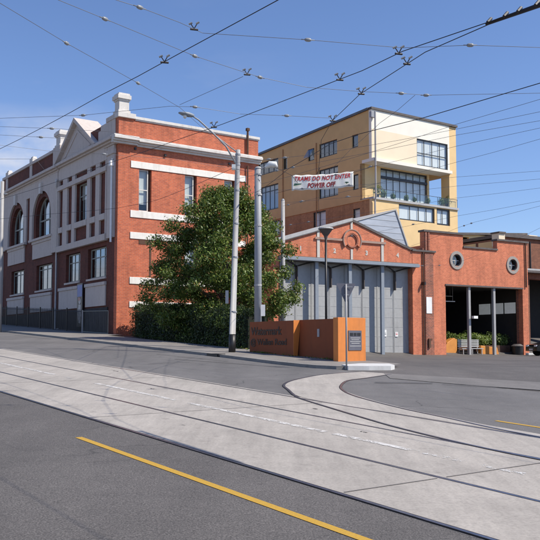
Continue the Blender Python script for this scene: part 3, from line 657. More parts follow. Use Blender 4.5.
for x0, x1, zz, yy in ((6.9, 9.0, 3.0, 1.6), (10.2, 11.0, 3.55, 4)): MB().tube([(x0, yy, zz), (x1, yy, zz)], .035, 6).tube([(x0+.2, yy, zz), (x0+.2, yy, 4.2)], .008, 4).tube([(x1-.2, yy, zz), (x1-.2, yy, 4.2)], .008, 4).build('tube_light', 'lamp_white', dp)
MB().box(9.02, 9.4, 1.75, 1.93, .02, .22, S_).build('security_camera', 'white', dp)

def leaf_cloud(name, pts, nrm, size, mat, parent=None, seed=1, jit=.6, loc=(0, 0, 0)):
    rng = np.random.default_rng(seed); n = len(pts)
    N_ = nrm + rng.normal(0, jit, (n, 3)); N_ /= np.linalg.norm(N_, axis=1)[:, None] + 1e-9
    A = np.cross(N_, rng.normal(0, 1, (n, 3))); A /= np.linalg.norm(A, axis=1)[:, None] + 1e-9
    B = np.cross(N_, A); s = size * rng.uniform(.6, 1.35, (n, 1))
    V = np.stack([pts - A*s, pts - B*s*.42 + N_*s*.12, pts + A*s, pts + B*s*.42 + N_*s*.12], 1).reshape(-1, 3)
    me = bpy.data.meshes.new(name); me.vertices.add(4*n); me.vertices.foreach_set('co', V.astype(np.float32).ravel())
    me.loops.add(4*n); me.loops.foreach_set('vertex_index', np.arange(4*n, dtype=np.int32))
    me.polygons.add(n); me.polygons.foreach_set('loop_start', np.arange(0, 4*n, 4, dtype=np.int32)); me.polygons.foreach_set('loop_total', np.full(n, 4, dtype=np.int32))
    me.update(calc_edges=True); me.validate(); me.materials.append(M[mat])
    o = bpy.data.objects.new(name, me); col.objects.link(o)
    if parent: o.parent = parent
    o.location = loc; return o
def blob_pts(rng, centres, radii, per, flat=.75, hollow=.45):
    P, Nn = [], []
    for c, r, k in zip(centres, radii, per):
        d = rng.normal(0, 1, (k, 3)); d /= np.linalg.norm(d, axis=1)[:, None]
        rr = r * (hollow + (1-hollow) * rng.uniform(0, 1, (k, 1))**.6) * (1 + .25*np.sin(d[:, :1]*5 + c[0]*3) * np.cos(d[:, 1:2]*4 + c[1]*2))
        p = d * rr; p[:, 2] *= flat; P.append(p + c); Nn.append(d + np.array([0, 0, .5]))
    return np.concatenate(P), np.concatenate(Nn)

# planters and furniture in the open bay
def depotthing(name, label, cat, group=None): return thing(name, (6.161, 52.0, 0), R(30.7), label, cat, group)
t = depotthing('long_planter', 'long hedge of pale green shrubs in a dark brown planter inside the open bay', 'planter')
MB().box(8.9, 14.0, -.85, -.1, -2.3, -1.2, S_).build('box', 'brick_brown', t)
rng = np.random.default_rng(5); C_ = [(x, 1.75 + rng.uniform(-.2, .2), -(-.28) + rng.uniform(-.1, .18)) for x in np.arange(8.7, 14.1, .32)]
P_, N2 = blob_pts(rng, np.array(C_), [.55]*len(C_), [420]*len(C_), .8); leaf_cloud('shrubs', P_, N2, .07, 'leaf_bright', t, 5)
t = depotthing('orange_barrier', 'sloping orange barrier block at the left of the open bay', 'barrier')
MB().prism([(6.8, -.8), (8.3, -.8), (8.3, .35), (8.0, .42), (7.4, .1)], -1.2, -.7, S_).build('block', 'terracotta', t, bevel=.03)
MB().prism([(6.75, .25), (7.5, .45), (7.7, .62), (6.75, .55)], -1.5, -1.22, S_).build('cover', 'poster_bl', t) if False else None
t = depotthing('orange_barrier', 'low orange barrier block right of the metal bench', 'barrier')
MB().prism([(10.4, -.8), (12.2, -.8), (12.0, -.25), (10.4, -.1)], -.95, -.55, S_).build('block', 'terracotta', t, bevel=.03)
t = depotthing('metal_bench', 'pale grey slatted bench between the two orange barriers', 'bench')
q = MB()
for k in range(5): q.box(8.35, 10.35, -.2 + k*.11, -.13 + k*.11, -.72, -.69, S_)
q.build('backrest', 'coping', t); MB().box(8.35, 10.35, -.34, -.29, -.70, -.25, S_).build('seat', 'coping', t)
for x in (8.45, 9.3, 10.2): MB().box(x, x+.06, -.82, .25, -.75, -.70, S_).box(x, x+.06, -.82, -.34, -.32, -.27, S_).build('leg', 'pole_lt', t)
t = depotthing('rubbish_bin', 'squat dark rubbish bin at the right end of the shrubs', 'bin')
q = MB(); q.tube([(13.75, .3, -.82), (13.75, .3, -.2), (13.75, .3, -.15)], [.36, .42, .44], 16); q.build('body', 'black', t); q = MB(); q.tube([(13.75, .3, -.15), (13.75, .3, .0)], [.45, .25], 16); q.build('lid', 'coping_dk', t)
t = depotthing('concrete_wheel_stop', 'low white concrete block on the ground beside the black car', 'kerb block')
MB().box(13.9, 14.9, -.82, -.64, .3, .6, S_).build('block', 'kerb_white', t, bevel=.03)

# ------------------------------------------------------------------ building at the right edge
rb = depotthing('brown_building', 'dark brown brick building with deep canopy at the right edge', 'building')
MB().wall(14.75, 30, -1.3, 8.1, [(14.95, 16.6, -1.3, 5.2), (17.6, 21, -1.3, 5.0), (22, 27, -1.3, 5.0)], .5, S_, -2.5).build('wall', 'brick_right', rb)
MB().box(14.75, 30, 5.45, 5.62, -2.5, -1.9, S_).build('canopy', 'coping_dk', rb); MB().box(14.75, 30, 5.62, 5.75, -2.1, -1.9, S_).build('canopy_fascia', 'coping', rb)
MB().box(14.75, 30, 8.1, 8.35, -14, -2.3, S_).build('roof', 'coping_dk', rb)
MB().box(14.75, 30, -1.3, 8.0, -14, -13.6, S_).box(14.76, 15.0, -1.3, 8.0, -13.6, -3.0, S_).box(29.7, 30, -1.3, 8, -13.6, -3, S_).build('wall', 'brick_right', rb)
MB().box(14.9, 29.7, -1.3, 5.4, -6.5, -6.3, S_).build('inner_wall', 'interior', rb)
for k in range(5):
    MB().box(14.68, 14.755, 7.0, 7.85, -4.9 - k*1.9, -3.3 - k*1.9, S_).build('clerestory_panel', 'ochre', rb)
MB().box(14.1, 14.74, 7.35, 8.3, -2.9, -2.2, S_).build('gable_end', 'cream', rb)
MB().box(14.05, 14.76, 8.3, 8.42, -3.0, -2.1, S_).build('coping', 'coping_dk', rb)
q = MB()
for x in (16.1, 17.7, 19.3): q.box(x, x+.08, 5.75, 7.9, -2.5, -2.42, S_)
q.build('wall_rib', 'black', rb)

wh = thing('warehouse', (0, 80, 0), R(35), 'long low cream shed with dark eaves behind the depot', 'building')
MB().box(24.5, 39.0, -1.2, 10.9, -12, 0, S_).build('wall', 'brick_brown', wh); 
MB().wall(24.5, 39.0, 10.9, 13.0, [(x, x+1.4, 11.5, 12.6) for x in (25.2, 27.4, 29.6, 31.8, 34)], .3, S_).build('wall', 'ochre', wh)
MB().box(24.6, 38.6, 10.95, 12.9, -8, -1.5, S_).build('inner_wall', 'interior', wh)
MB().prism([(24.0, 12.55), (24.0, 12.8), (39.3, 13.9), (39.3, 13.65)], -12, .3, S_).build('roof', 'coping_dk', wh)
MB().box(38.3, 39.9, 10.0, 13.5, .0, 1.3, S_).build('gable_end', 'cream', wh)

# ------------------------------------------------------------------ apartment block
ap = thing('apartment_block', (8.04, 64.0, 0), R(35), 'tall cream and brown apartment block with white curtained windows and balcony', 'building')
hL = [(11.3, 11.9, 15.8, 16.92), (12.7, 16.0, 15.9, 17.1), (7.35, 8.2, 15.9, 16.95), (4.25, 6.65, 15.85, 17.1), (1.6, 2.35, 15.92, 16.98), (1.6, 2.28, 12.45, 13.7), (4.15, 6.7, 12.35, 14.85), (12.7, 15.6, 12.4, 14.75)]
MB().wall(.3, 19, 14.70, 17.75, hL, .3, F_).build('wall', 'taupe', ap)
MB().wall(1.15, 19, 11.5, 14.70, hL, .3, F_).build('wall', 'taupe', ap)
hB = [(1.44, 2.29, 10.05, 10.9), (5.8, 7.5, 9.98, 11.3), (12.5, 14.5, 9.98, 11.3)]
MB().wall(.3, 19, -1.3, 11.42, hB, .3, F_).build('wall', 'brick_apt', ap)
MB().box(.3, 19.1, 11.42, 11.5, -.3, .05, F_).build('string_course', 'taupe', ap)
MB().wall(0, 8.9, 14.70, 18.62, [(5.0, 8.7, 14.75, 17.0)], .3, S_).build('upper_box', 'cream_wh', ap)
MB().box(.02, 5.0, 14.72, 17.05, .002, .012, S_).build('upper_panel', 'cream', ap)
MB().box(8.9, 9.8, 11.5, 18.60, -1.0, -.06, S_).build('column', 'ochre', ap)
MB().box(-.06, 9.86, 18.62, 18.80, -.35, .10, S_).build('coping', 'coping_dk', ap)
MB().prism([(.3, 18.62), (19, 17.75), (19, 17.95), (.3, 18.80)], -.4, .14, F_).build('roof_edge', 'roof', ap)
MB().prism([(.3, 17.75), (19, 17.75), (.3, 18.62)], -.3, -.001, F_).build('wall', 'taupe', ap)
MB().box(.0, 9.0, 14.45, 14.70, -1.15, .22, S_).build('ledge', 'cream_wh', ap)
MB().box(.3, 9.7, 14.46, 14.69, -19, -1.15, S_).build('floor_slab', 'taupe', ap)
MB().box(.0, 9.85, 11.42, 11.60, -1.4, .12, S_).build('balcony_slab', 'coping', ap)
MB().wall(0, 9.8, -1.3, 11.42, [(2.9, 7.0, 10.05, 11.32), (7.25, 8.85, 9.98, 11.38)], .3, S_).build('wall', 'ochre', ap)
MB().wall(.0, 7.6, 11.6, 14.45, [(2.0, 7.4, 11.62, 14.35)], .25, S_, -1.15).build('wall', 'ochre', ap)
MB().box(0, .25, 11.6, 14.45, -1.15, -.9, S_).build('column', 'ochre', ap) if False else None
MB().box(9.45, 9.78, 11.6, 14.45, -1.15, -1.0, S_).build('column', 'ochre', ap) if False else None
MB().box(.35, 9.6, 17.6, 17.72, -18.8, -.35, S_).build('roof', 'roof', ap)
MB().box(9.5, 9.78, -1.3, 11.4, -18.9, -.35, S_).box(9.5, 9.78, 14.7, 18.3, -18.9, -1.05, S_).box(7.36, 7.6, 11.6, 14.45, -18.9, -1.45, S_).build('wall', 'ochre', ap)
MB().box(.3, 9.5, -1.3, 17.6, -19.0, -18.7, S_).build('wall', 'taupe', ap)
rect_window(ap, S_, 5.02, 8.68, 14.77, 16.98, -.06, 'winframe_dk', 'glass', (5.92, 6.85, 7.78), (15.82,), .07, 'curtain', 1, bd=.08)
w = rect_window(ap, S_, 2.02, 7.38, 11.64, 14.33, -1.25, 'winframe_dk', 'glass', (2.75, 3.5, 4.25, 5.0, 5.8, 6.6), (13.62,), .09, None)
MB().box(2.1, 7.3, 11.7, 13.55, -1.42, -1.41, S_).build('curtain', 'curtain', w); MB().box(2.1, 7.3, 13.62, 14.3, -1.42, -1.41, S_).build('blind', 'blind', w)
MB().box(2.02, 7.38, 13.52, 13.72, -1.25, -1.16, S_).build('transom', 'winframe_dk', w)
rect_window(ap, S_, 2.92, 6.98, 10.07, 11.30, -.08, 'winframe_dk', 'glass', (4.2, 5.2, 6.1), (), .08, 'curtain', 1, bd=.06)
rect_window(ap, S_, 7.27, 8.83, 10.0, 11.36, -.08, 'winframe_dk', 'glass', (8.0,), (), .12, 'curtain', 1, bd=.06)
for h in hL + hB:
    wd = h[1]-h[0]; mu = [h[0]+wd*k/4 for k in (1, 2, 3)] if wd > 2 else ([h[0]+wd/2] if wd > 1 else [])
    rect_window(ap, F_, h[0]+.01, h[1]-.01, h[2]+.01, h[3]-.01, -.08, 'winframe_dk', 'glass_sky' if h[3] > 12 else 'glass', mu, (h[3]-.55,) if h[3]-h[2] > 1.6 else (), .08, 'curtain' if (wd > 1 and h[2] < 15.8) or h[2] < 11 else None, .9 if h[2] < 15 else .5, bd=.10)
aw = MB(); aw.prism([(7.36, 16.9), (8.2, 16.9), (8.2, 15.95), (7.36, 15.95)], .02, .05, F_)
aw = MB(); i0 = 0; aw.v = [(-.03, 7.36, 16.92), (-.03, 8.2, 16.92), (-.55, 8.2, 16.1), (-.55, 7.36, 16.1)]; aw.f = [(0, 1, 2, 3)]
o = aw.build('open_sash', 'glass_sky', ap)
q = MB(); q.v = [(.05, -.06, 11.62), (9.75, -.06, 11.62), (9.75, -.06, 12.28), (.05, -.06, 12.28)]; q.f = [(0, 1, 2, 3)]; q.build('balcony_glass', 'glass_clear', ap)
q = MB(); q.tube([(.05, -.06, 12.3), (9.75, -.06, 12.3)], .02, 5).tube([(.0, -.05, 12.3), (.0, 1.1, 12.3)], .02, 5)
for x in np.arange(.1, 9.8, 1.2): q.tube([(x, -.06, 11.6), (x, -.06, 12.3)], .018, 5)
q.build('balcony_rail', 'winframe_dk', ap)
p = MB(); p.tube([(.14, -.2, 9.0), (.14, -.2, 11.3), (.14, -.3, 11.6), (.14, -.3, 18.4)], .07, 8); p.build('downpipe', 'pole_lt', ap)
MB().box(-.25, .2, 17.9, 18.35, .05, .3, S_).build('rain_head', 'pole', ap)
for y_, z_ in ((11.9, 17.7), (7.0, 17.3)): MB().tube([(-.06, y_, 9.0), (-.06, y_, z_)], .04, 6).build('downpipe', 'brick_apt', ap)
for a in (11.0, 3.0): MB().box(a, a+.5, 17.9, 18.5, -2.5, -2.2, F_).build('roof_vent', 'pole_lt', ap) if False else None
for k, (x, s_) in enumerate(((.9, .42), (1.5, .3), (2.6, .22), (4.1, .22), (5.0, .2), (6.6, .25), (8.2, .32), (8.9, .38))):
    t = thing('pot_plant', (8.04, 64.0, 0), R(35), ('%s pot plant on the apartment balcony, number %d counted from the left' % (('bushy', 'tall', 'tiny', 'slender', 'sparse', 'leafy', 'broad', 'dense')[k], k+1)), 'pot plant', 'pot plants along the balcony')
    q = MB(); q.tube([(x, .35, 11.61), (x, .35, 11.61+s_*.7)], [s_*.3, s_*.42], 10); q.build('pot', 'coping_dk', t)
    rg = np.random.default_rng(k); P_, N2 = blob_pts(rg, np.array([(x, .35, 11.61+s_*1.5)]), [s_], [260], 1.2); leaf_cloud('foliage', P_, N2, .07, 'leaf_bright' if k % 2 else 'leaf', t, k)

# ------------------------------------------------------------------ sign walls
w1 = thing('entrance_sign_wall', gp(23.6, 17.95), TH + R(90), 'wall panel lettered Watermark, shade painted brown, with tapering orange end', 'sign wall')
gu = lambda u: plane(*xy(u, 18.0)) - w1.location.z
tz = .85 - w1.location.z
W1L = 2.82
q = MB(); q.v = [(0, .0, gu(23.6)-.2), (W1L, .0, gu(26.4)-.2), (W1L, .0, tz), (0, .0, tz), (0, -.10, gu(23.6)-.2), (W1L, -.10, gu(26.4)-.2), (W1L, -.30, tz), (0, -.30, tz)]
q.f = [(0, 1, 2, 3), (4, 7, 6, 5), (0, 4, 5, 1), (1, 5, 6, 2), (2, 6, 7, 3)]; q.build('panel', 'orange_shaded', w1)
q = MB(); q.v = [(-.012, .012, gu(23.6)-.2), (-.012, .012, tz+.012), (-.012, -.31, tz+.012), (-.012, -.13, gu(23.6)-.2), (.001, .012, gu(23.6)-.2), (.001, .012, tz+.012), (.001, -.31, tz+.012), (.001, -.13, gu(23.6)-.2)]
q.f = [(0, 1, 2, 3), (4, 7, 6, 5), (0, 4, 5, 1), (1, 5, 6, 2), (2, 6, 7, 3), (3, 7, 4, 0)]; q.build('end_cap', 'orange', w1)
tm = lambda x, z: Matrix.Translation((x, .012, z)) @ Matrix.Rotation(R(180), 4, 'Z') @ Matrix.Rotation(R(90), 4, 'X')
text('lettering', 'Watermark', .42, 'letter', w1, tm(2.72, tz-.50), .008, fit=2.0)
text('lettering', '@ Wallen Road', .32, 'letter', w1, tm(2.74, tz-.88), .006, fit=2.32)
def slabw(x0, x1, z0a, z0b, zt, y0, y1):
    q = MB(); q.v = [(x0, y0, z0a), (x1, y0, z0b), (x1, y0, zt), (x0, y0, zt), (x0, y1, z0a), (x1, y1, z0b), (x1, y1, zt), (x0, y1, zt)]
    q.f = [(0, 1, 2, 3), (4, 7, 6, 5), (0, 4, 5, 1), (1, 5, 6, 2), (2, 6, 7, 3), (3, 7, 4, 0)]; return q
w2 = thing('entrance_wall', gp(20.7, 17.58), TH + R(90), 'orange wall with shade painted brown and slate plaque at the depot entrance', 'wall')
gu2 = lambda u: plane(*xy(u, 18.0)) - w2.location.z
tz2 = .87 - w2.location.z
q = slabw(.25, 3.25, gu2(21)-.2, gu2(24)-.2, tz2, -.90, -.64); q.build('panel', 'orange_shaded', w2)
q = slabw(0, .249, -.6, -.6, tz2+.01, -1.22, -.0); q.build('end_block', 'orange', w2, bevel=.006)
MB().box(1.75, 1.85, tz2-.62, tz2-.34, .06, .09, lambda a, z, d: (a, -d, z)).build('wall_light', 'coping', w2) if False else MB().box(1.75, 1.85, tz2-.62, tz2-.34, -.64, -.61, lambda a, z, d: (a, d, z)).build('wall_light', 'coping', w2)
wd = thing('weeds', gp(22.5, 17.8), 0, 'scattered weeds and leaf litter along the foot of the brown and orange walls', 'weeds'); wd['kind'] = 'stuff'
rw = np.random.default_rng(9); uw = np.concatenate([rw.uniform(20.8, 43, 500), rw.normal(25.5, .3, 120), rw.normal(21.5, .2, 60)]); vw = np.where(uw < 26.5, 17.88, 18.88 + (uw-28)*.15) - np.abs(rw.normal(0, .07, len(uw)))
Pw = np.array([(*xy(a, b), plane(*xy(a, b)) + .11 + abs(rw.normal(0, .02))) for a, b in zip(uw, vw)]) - np.array(wd.location)
leaf_cloud('weed_leaves', Pw, np.tile([[0, 0, 1.]], (len(uw), 1)), .035, 'leaf', wd, 2, .8)
pq = MB(); pq.v = [(-.02, y, z) for y, z in ((-.44, tz2-1.08), (-1.02, tz2-1.08), (-1.02, tz2-.42), (-.44, tz2-.42))] + [(-.001, y, z) for y, z in ((-.44, tz2-1.08), (-1.02, tz2-1.08), (-1.02, tz2-.42), (-.44, tz2-.42))]
pq.f = [(0, 1, 2, 3), (4, 7, 6, 5), (0, 4, 5, 1), (1, 5, 6, 2), (2, 6, 7, 3), (3, 7, 4, 0)]; plq = pq.build('plaque', 'plaque', w2)
q = MB()
for z0, z1, y0, y1 in ((-.60, -.50, .50, .64), (-.60, -.50, .67, .79), (-.60, -.50, .82, .97)):
    q.box(-.026, -.021, tz2+z0, tz2+z1, y0, y1, SIDE)
q.build('lettering', 'black', plq)
q = MB()
for z0, y0, y1 in ((-.68, .52, .95), (-.74, .56, .90), (-.80, .50, .97), (-.86, .56, .92), (-.95, .49, .98)): q.box(-.026, -.021, tz2+z0, tz2+z0+.022, y0, y1, SIDE)
q.build('lettering', 'coping', plq)

# ------------------------------------------------------------------ poles, lamps, signs
def lumin(parent, p0, d, L=.75):
    d = Vector(d).normalized(); p0 = Vector(p0); s = d.cross(Vector((0, 0, 1))).normalized(); q = MB()
    secs = [(0, .05, .05), (.12, .09, .07), (.35, .14, .09), (.7, .16, .07), (1, .06, .03)]
    n = 10
    for f, w, h in secs:
        for k in range(n):
            a = 2*math.pi*k/n; q.v.append(tuple(p0 + d*f*L + s*math.cos(a)*w + Vector((0, 0, 1))*math.sin(a)*h))
    for j_ in range(len(secs)-1):
        for k in range(n): q.f.append((j_*n+k, j_*n+(k+1) % n, (j_+1)*n+(k+1) % n, (j_+1)*n+k))
    q.f += [tuple(range(n)), tuple(range(5*n-1, 4*n-1, -1))]
    lh = q.build('lamp_head', 'post_blue', parent, smooth=True)
    c = p0 + d*L*.6 + Vector((0, 0, -.06)); q = MB(); q.tube([c, c + Vector((0, 0, -.07)), c + Vector((0, 0, -.11))], [.08, .07, .03], 10); q.build('lens', 'lamp_white', lh, smooth=True)
z1 = gz(25.9, 17.1)
sl = thing('street_light', (-1.45, 31.4, 0), 0, 'pale leaning street light pole with black base and long curved arm', 'street light')
b0 = plane(-1.45, 31.4); top = Vector((.21, 0, 7.52))
MB().tube([(0, 0, b0), (.01, 0, b0+.75)], .135, 14).build('base', 'black', sl, smooth=True)
MB().tube([(.01, 0, b0+.75), (.012, 0, b0+.78), (.2, 0, 7.15), top], [.13, .125, .095, .09], 14).build('pole', 'pole_lt', sl, smooth=True)
for z in (1.2, 3.3, 4.6, 5.9, 6.9, 7.3): x = .01 + .2*(z-b0)/(7.5-b0); MB().tube([(x, 0, z), (x, 0, z+.06)], .135-.004*z, 12).build('band', 'pole', sl)
q = MB(); q.tube([(.2, 0, 6.85), (-.25, -.3, 7.6), (-.75, -.6, 8.05), (-1.25, -.92, 8.45), (-1.5, -1.05, 8.58)], [.035, .034, .032, .03, .028], 8); q.tube([(.21, 0, 7.4), (-.45, -.42, 7.82), (-1.0, -.76, 8.22)], .022, 6)
q.build('arm', 'pole', sl, smooth=True); lumin(sl, (-1.42, -1.02, 8.58), (-.81, -.5, .04), .62)
MB().box(-.26, -.14, 1.55, 2.05, -.02, .02, S_).build('small_sign', 'coping', sl)
MB().box(-.02, .12, 6.7, 6.9, .1, .26, S_).build('fixture', 'lamp_white', sl)
sp = thing('tram_span_pole', (-.5, 34.0, 0), 0, 'thick grey span pole rising behind the Watermark wall', 'pole')
MB().tube([(0, 0, -.8), (0, 0, 4.2), (-.01, 0, 7.35)], [.155, .15, .135], 16).build('pole', 'pole', sp, smooth=True)
for z in (2.4, 4.9, 6.2, 7.05): MB().tube([(0, 0, z), (0, 0, z+.07)], .165, 14).build('band', 'coping', sp)
q = MB(); q.tube([(0, 0, 7.35), (0, 0, 7.42)], [.15, .10], 14).build('band', 'coping', sp)
MB().box(.12, .30, 1.15, 1.62, .0, .03, lambda a, z, d: (a, -.16-d, z)).build('small_sign', 'white', sp)
q = MB(); q.tube([(.1, 0, 7.3), (.35, -.05, 7.45), (.45, -.05, 7.4)], .03, 6).build('lamp_arm', 'pole', sp); q = MB(); q.tube([(.3, -.05, 7.38), (.5, -.05, 7.52), (.72, -.05, 7.5), (.78, -.05, 7.4)], [.06, .14, .14, .06], 10); q.build('lamp_head', 'lamp_white', sp, smooth=True)
s3 = thing('tram_span_pole', (.7, 44.0, 0), 0, 'thin pale span pole standing behind the tree crown', 'pole')
MB().tube([(0, 0, -.9), (0, 0, 7.75)], [.15, .10], 12).build('pole', 'pole_lt', s3, smooth=True); MB().tube([(0, 0, 7.75), (0, 0, 7.85)], [.11, .05], 12).build('cap', 'pole', s3)
s4 = thing('tram_span_pole', (-16.5, 50.0, 0), 0, 'pale span pole on the footpath at the far left edge', 'pole')
gz4 = plane(-16.5, 50); MB().tube([(0, 0, gz4), (0, 0, 10.0)], [.15, .11], 12).build('pole', 'pole_lt', s4, smooth=True); MB().box(-.3, .3, 9.2, 9.28, -.04, .04, S_).build('bracket', 'pole', s4)
pl = thing('park_lamp', (2.33, 34.0, 0), 0, 'slim black lamp post with inverted cone shade before the depot doors', 'street lamp')
gl_ = gz(26.3, 21.7)
MB().tube([(0, 0, gl_), (0, 0, 4.45)], [.055, .05], 10).build('pole', 'black', pl, smooth=True)
MB().tube([(0, 0, 4.36), (0, 0, 4.50), (0, 0, 4.78)], [.05, .09, .29], 20, True).build('lamp_shade', 'coping_dk', pl, smooth=False)
MB().tube([(0, 0, 4.782), (0, 0, 4.83)], [.33, .31], 20).build('cap', 'coping', pl)
gw = thing('give_way_sign', gp(18.75, 16.25), 0, 'grey back of a triangular give way sign on a thin pole', 'road sign')
z0 = gw.location.z; zt = 1.83 - z0
MB().tube([(0, 0, -.05), (0, 0, zt-.02)], .027, 10).build('pole', 'pole_lt', gw, smooth=True)
c0 = R(10); q = MB(); cosr, sinr = math.cos(c0), math.sin(c0)
tri = [(-.30, zt-.02), (-.27, zt+.0), (.27, zt+.0), (.30, zt-.02), (.03, zt-.56), (0, zt-.58), (-.03, zt-.56)]
q.prism(tri, -.045, -.038, lambda a, z, d: (a*cosr, -d+a*sinr, z)); q.build('sign_plate', 'plaque', gw)
for w_, z_ in ((.2, zt-.12), (.1, zt-.36)): MB().box(-w_, w_, z_, z_+.03, -.036, -.028, S_).build('bracket', 'pole', gw)

# banner strung across the entrance
bn = thing('warning_banner', (2.075, 32.0, 6.43), 0, 'white banner reading trams do not enter power off, hung from wires', 'banner')
bm_ = MB(); nx, nz = 40, 8; W_, Hh = 2.44, .60
def bsurf(f, g_): x = (f-.5)*W_; return (x, .012*math.sin(f*13)*(1-g_*.4) + .005*math.sin(f*41+2*g_), (g_-.5)*Hh + .155*(f-.5) - .05*math.sin(f*math.pi) + .012*math.sin(f*30) - (.03 if f < .03 else 0))
bm_.v = [bsurf(i/nx, k/nz) for i in range(nx+1) for k in range(nz+1)]; bm_.f = [(i*(nz+1)+k, (i+1)*(nz+1)+k, (i+1)*(nz+1)+k+1, i*(nz+1)+k+1) for i in range(nx) for k in range(nz)]
cl = bm_.build('cloth', 'banner', bn, smooth=True); sm = cl.modifiers.new('s', 'SOLIDIFY'); sm.thickness = .004
def bend_text(s, size, x, z, mat, bold, fit):
    o = text('lettering', s, size, mat, bn, Matrix.Identity(4), bold, .25, .001, space=1.08, fit=fit)
    for v in o.data.vertices:
        X, Z = v.co.x + x, v.co.y + z; f = X/W_ + .5; p = bsurf(min(1, max(0, f)), .5); v.co = (X, p[1] - .012 - v.co.z, Z + .155*(f-.5) - .05*math.sin(f*math.pi))
bend_text('TRAMS DO NOT ENTER', .235, -1.10, .075, 'red', .006, 2.2); bend_text('POWER OFF', .25, -.60, -.205, 'red_dk', .011, 1.12)
q = MB(); q.box(.88, 1.02, -.10, -.05, .05, .054, S_).box(.93, .96, -.14, -.05, .05, .054, S_).build('ink_mark', 'green_ink', bn); q = MB(); q.prism([(-1.15, -.22), (-.85, -.16), (-.82, -.12), (-1.12, -.12)], .05, .054, S_).build('ink_mark', 'green_ink', bn)
q = MB(); q.tube([(-1.2, -.02, .2), (-1.08, -.06, .02), (-.98, -.06, -.1)], .012, 5).tube([(-1.2, -.02, .2), (-1.9, 0, .55)], .008, 4).tube([(1.2, -.02, .32), (2.2, .4, .7)], .008, 4).tube([(-1.2, 0, -.34), (-1.85, 0, -.5)], .006, 4).tube([(-.24, 0, .22), (-.1, 0, .52)], .012, 4); q.build('rope', 'wire', bn)

# ------------------------------------------------------------------ overhead wires
def wire(name, pts, r, label, mat, group, ins=(), hang=(), ext0=0, ext1=0):
    P = [Vector(p) for p in pts]
    if ext0: P = [P[0] + (P[0]-P[1]).normalized()*ext0] + P
    if ext1: P = P + [P[-1] + (P[-1]-P[-2]).normalized()*ext1]
    L = P[0].copy(); t = thing(name, tuple(L), 0, label, name.replace('_', ' '), group)
    out = []
    for a, b in zip(P, P[1:]):
        n = max(1, int((b-a).length/1.5)); sag = min(.05, (b-a).length*.004)
        for k in range(n): f = k/n; p = a.lerp(b, f); p = p - Vector((0, 0, 4*sag*f*(1-f))); out.append(p-L)
    out.append(P[-1]-L)
    MB().tube(out, r, 6).build('conductor' if r > .008 else 'strand', mat, t)
    for p in ins:
        p = Vector(p)-L; q = MB(); k = min(range(len(out)), key=lambda k: (out[k]-p).length); a = out[max(0, k-1)]; b = out[min(len(out)-1, k+1)]; d = (b-a).normalized()
        q.tube([p-d*.055, p-d*.04, p-d*.015, p+d*.02, p+d*.04, p+d*.06], [.014, .026, .031, .031, .026, .012], 10); q.tube([p-d*.11, p+d*.11], .009, 5); q.build('insulator', 'insul', t, smooth=True)
    for p in hang:
        p = Vector(p)-L; q = MB(); q.tube([p + Vector((-.055, -.03, -.015)), p + Vector((.055, .04, -.0))], .016, 6).tube([p, p + Vector((-.05, 0, .08))], .008, 5).tube([p, p + Vector((.05, 0, .09))], .008, 5); q.build('clamp', 'wire', t); q = MB(); q.tube([p + Vector((-.085, 0, .075)), p + Vector((-.03, 0, .10))], .016, 6).tube([p + Vector((.03, 0, .08)), p + Vector((.08, 0, .11))], .016, 6)
        q.build('wire_hanger', 'insul', t)
    return t
def cw(u, v): x, y = xy(u, v); return (x, y, plane(x, y) + 5.6)
CG = 'tram contact wires'
wire('contact_wire', [cw(90, 6.3), cw(20.1, 6.2), cw(13.6, 6.0), cw(10.5, 5.9), cw(7.9, 5.8), cw(-10, 5.6)], .0060, 'thick dark wire crossing the top left corner of the sky', 'wire', CG, (), [cw(11.1, 5.93)])
wire('contact_wire', [cw(90, 9.6), cw(30, 9.3), cw(19.7, 9.1), cw(16.0, 9.0), cw(12.2, 8.8), cw(9.5, 8.6), cw(8.4, 8.4), cw(6.8, 8.4), cw(6.0, 8.4), cw(-10, 8.0)], .0060, 'long thick wire rising from the brick building to the top right corner', 'wire', CG, (), [cw(14.5, 8.93), cw(10.1, 8.65), cw(8.5, 8.42)])
q = [cw(4.5, 8.38), cw(6.8, 8.46), (2.27, 11.73, 4.26), (1.58, 14.14, 4.38), (1.25, 16.24, 4.48), (1.15, 18.11, 4.56), (1.33, 22.6, 4.6), (2.2, 36, 4.7), (3.6, 50.9, 4.8)]
wire('contact_wire', q, .0060, 'branch wire dropping from the top right junction down to the warning banner', 'wire', CG, (), [(2.1, 12.3, 4.29), (1.6, 14.1, 4.38), (1.26, 16.2, 4.48)])
wire('contact_wire', [(10.5, 5.5, 4.2), (4.44, 13.22, 4.28), (3.0, 15.8, 4.42), (1.94, 17.4, 4.52), (1.38, 18.54, 4.58), (.5, 22, 4.75), (-.6, 33.8, 6.3)], .0072, 'thick wire crossing in front of the cream apartment top', 'wire', CG)
wire('contact_wire', [(-10.29, 38.03, 6.07), (-6.61, 35.12, 5.86), (-4.48, 32.17, 5.69), (-1.11, 24.36, 5.28), (-.75, 33.8, 7.2)], .007, 'thin wire drawn low across the brick side wall below the upper windows', 'wire', CG, (), (), 8)
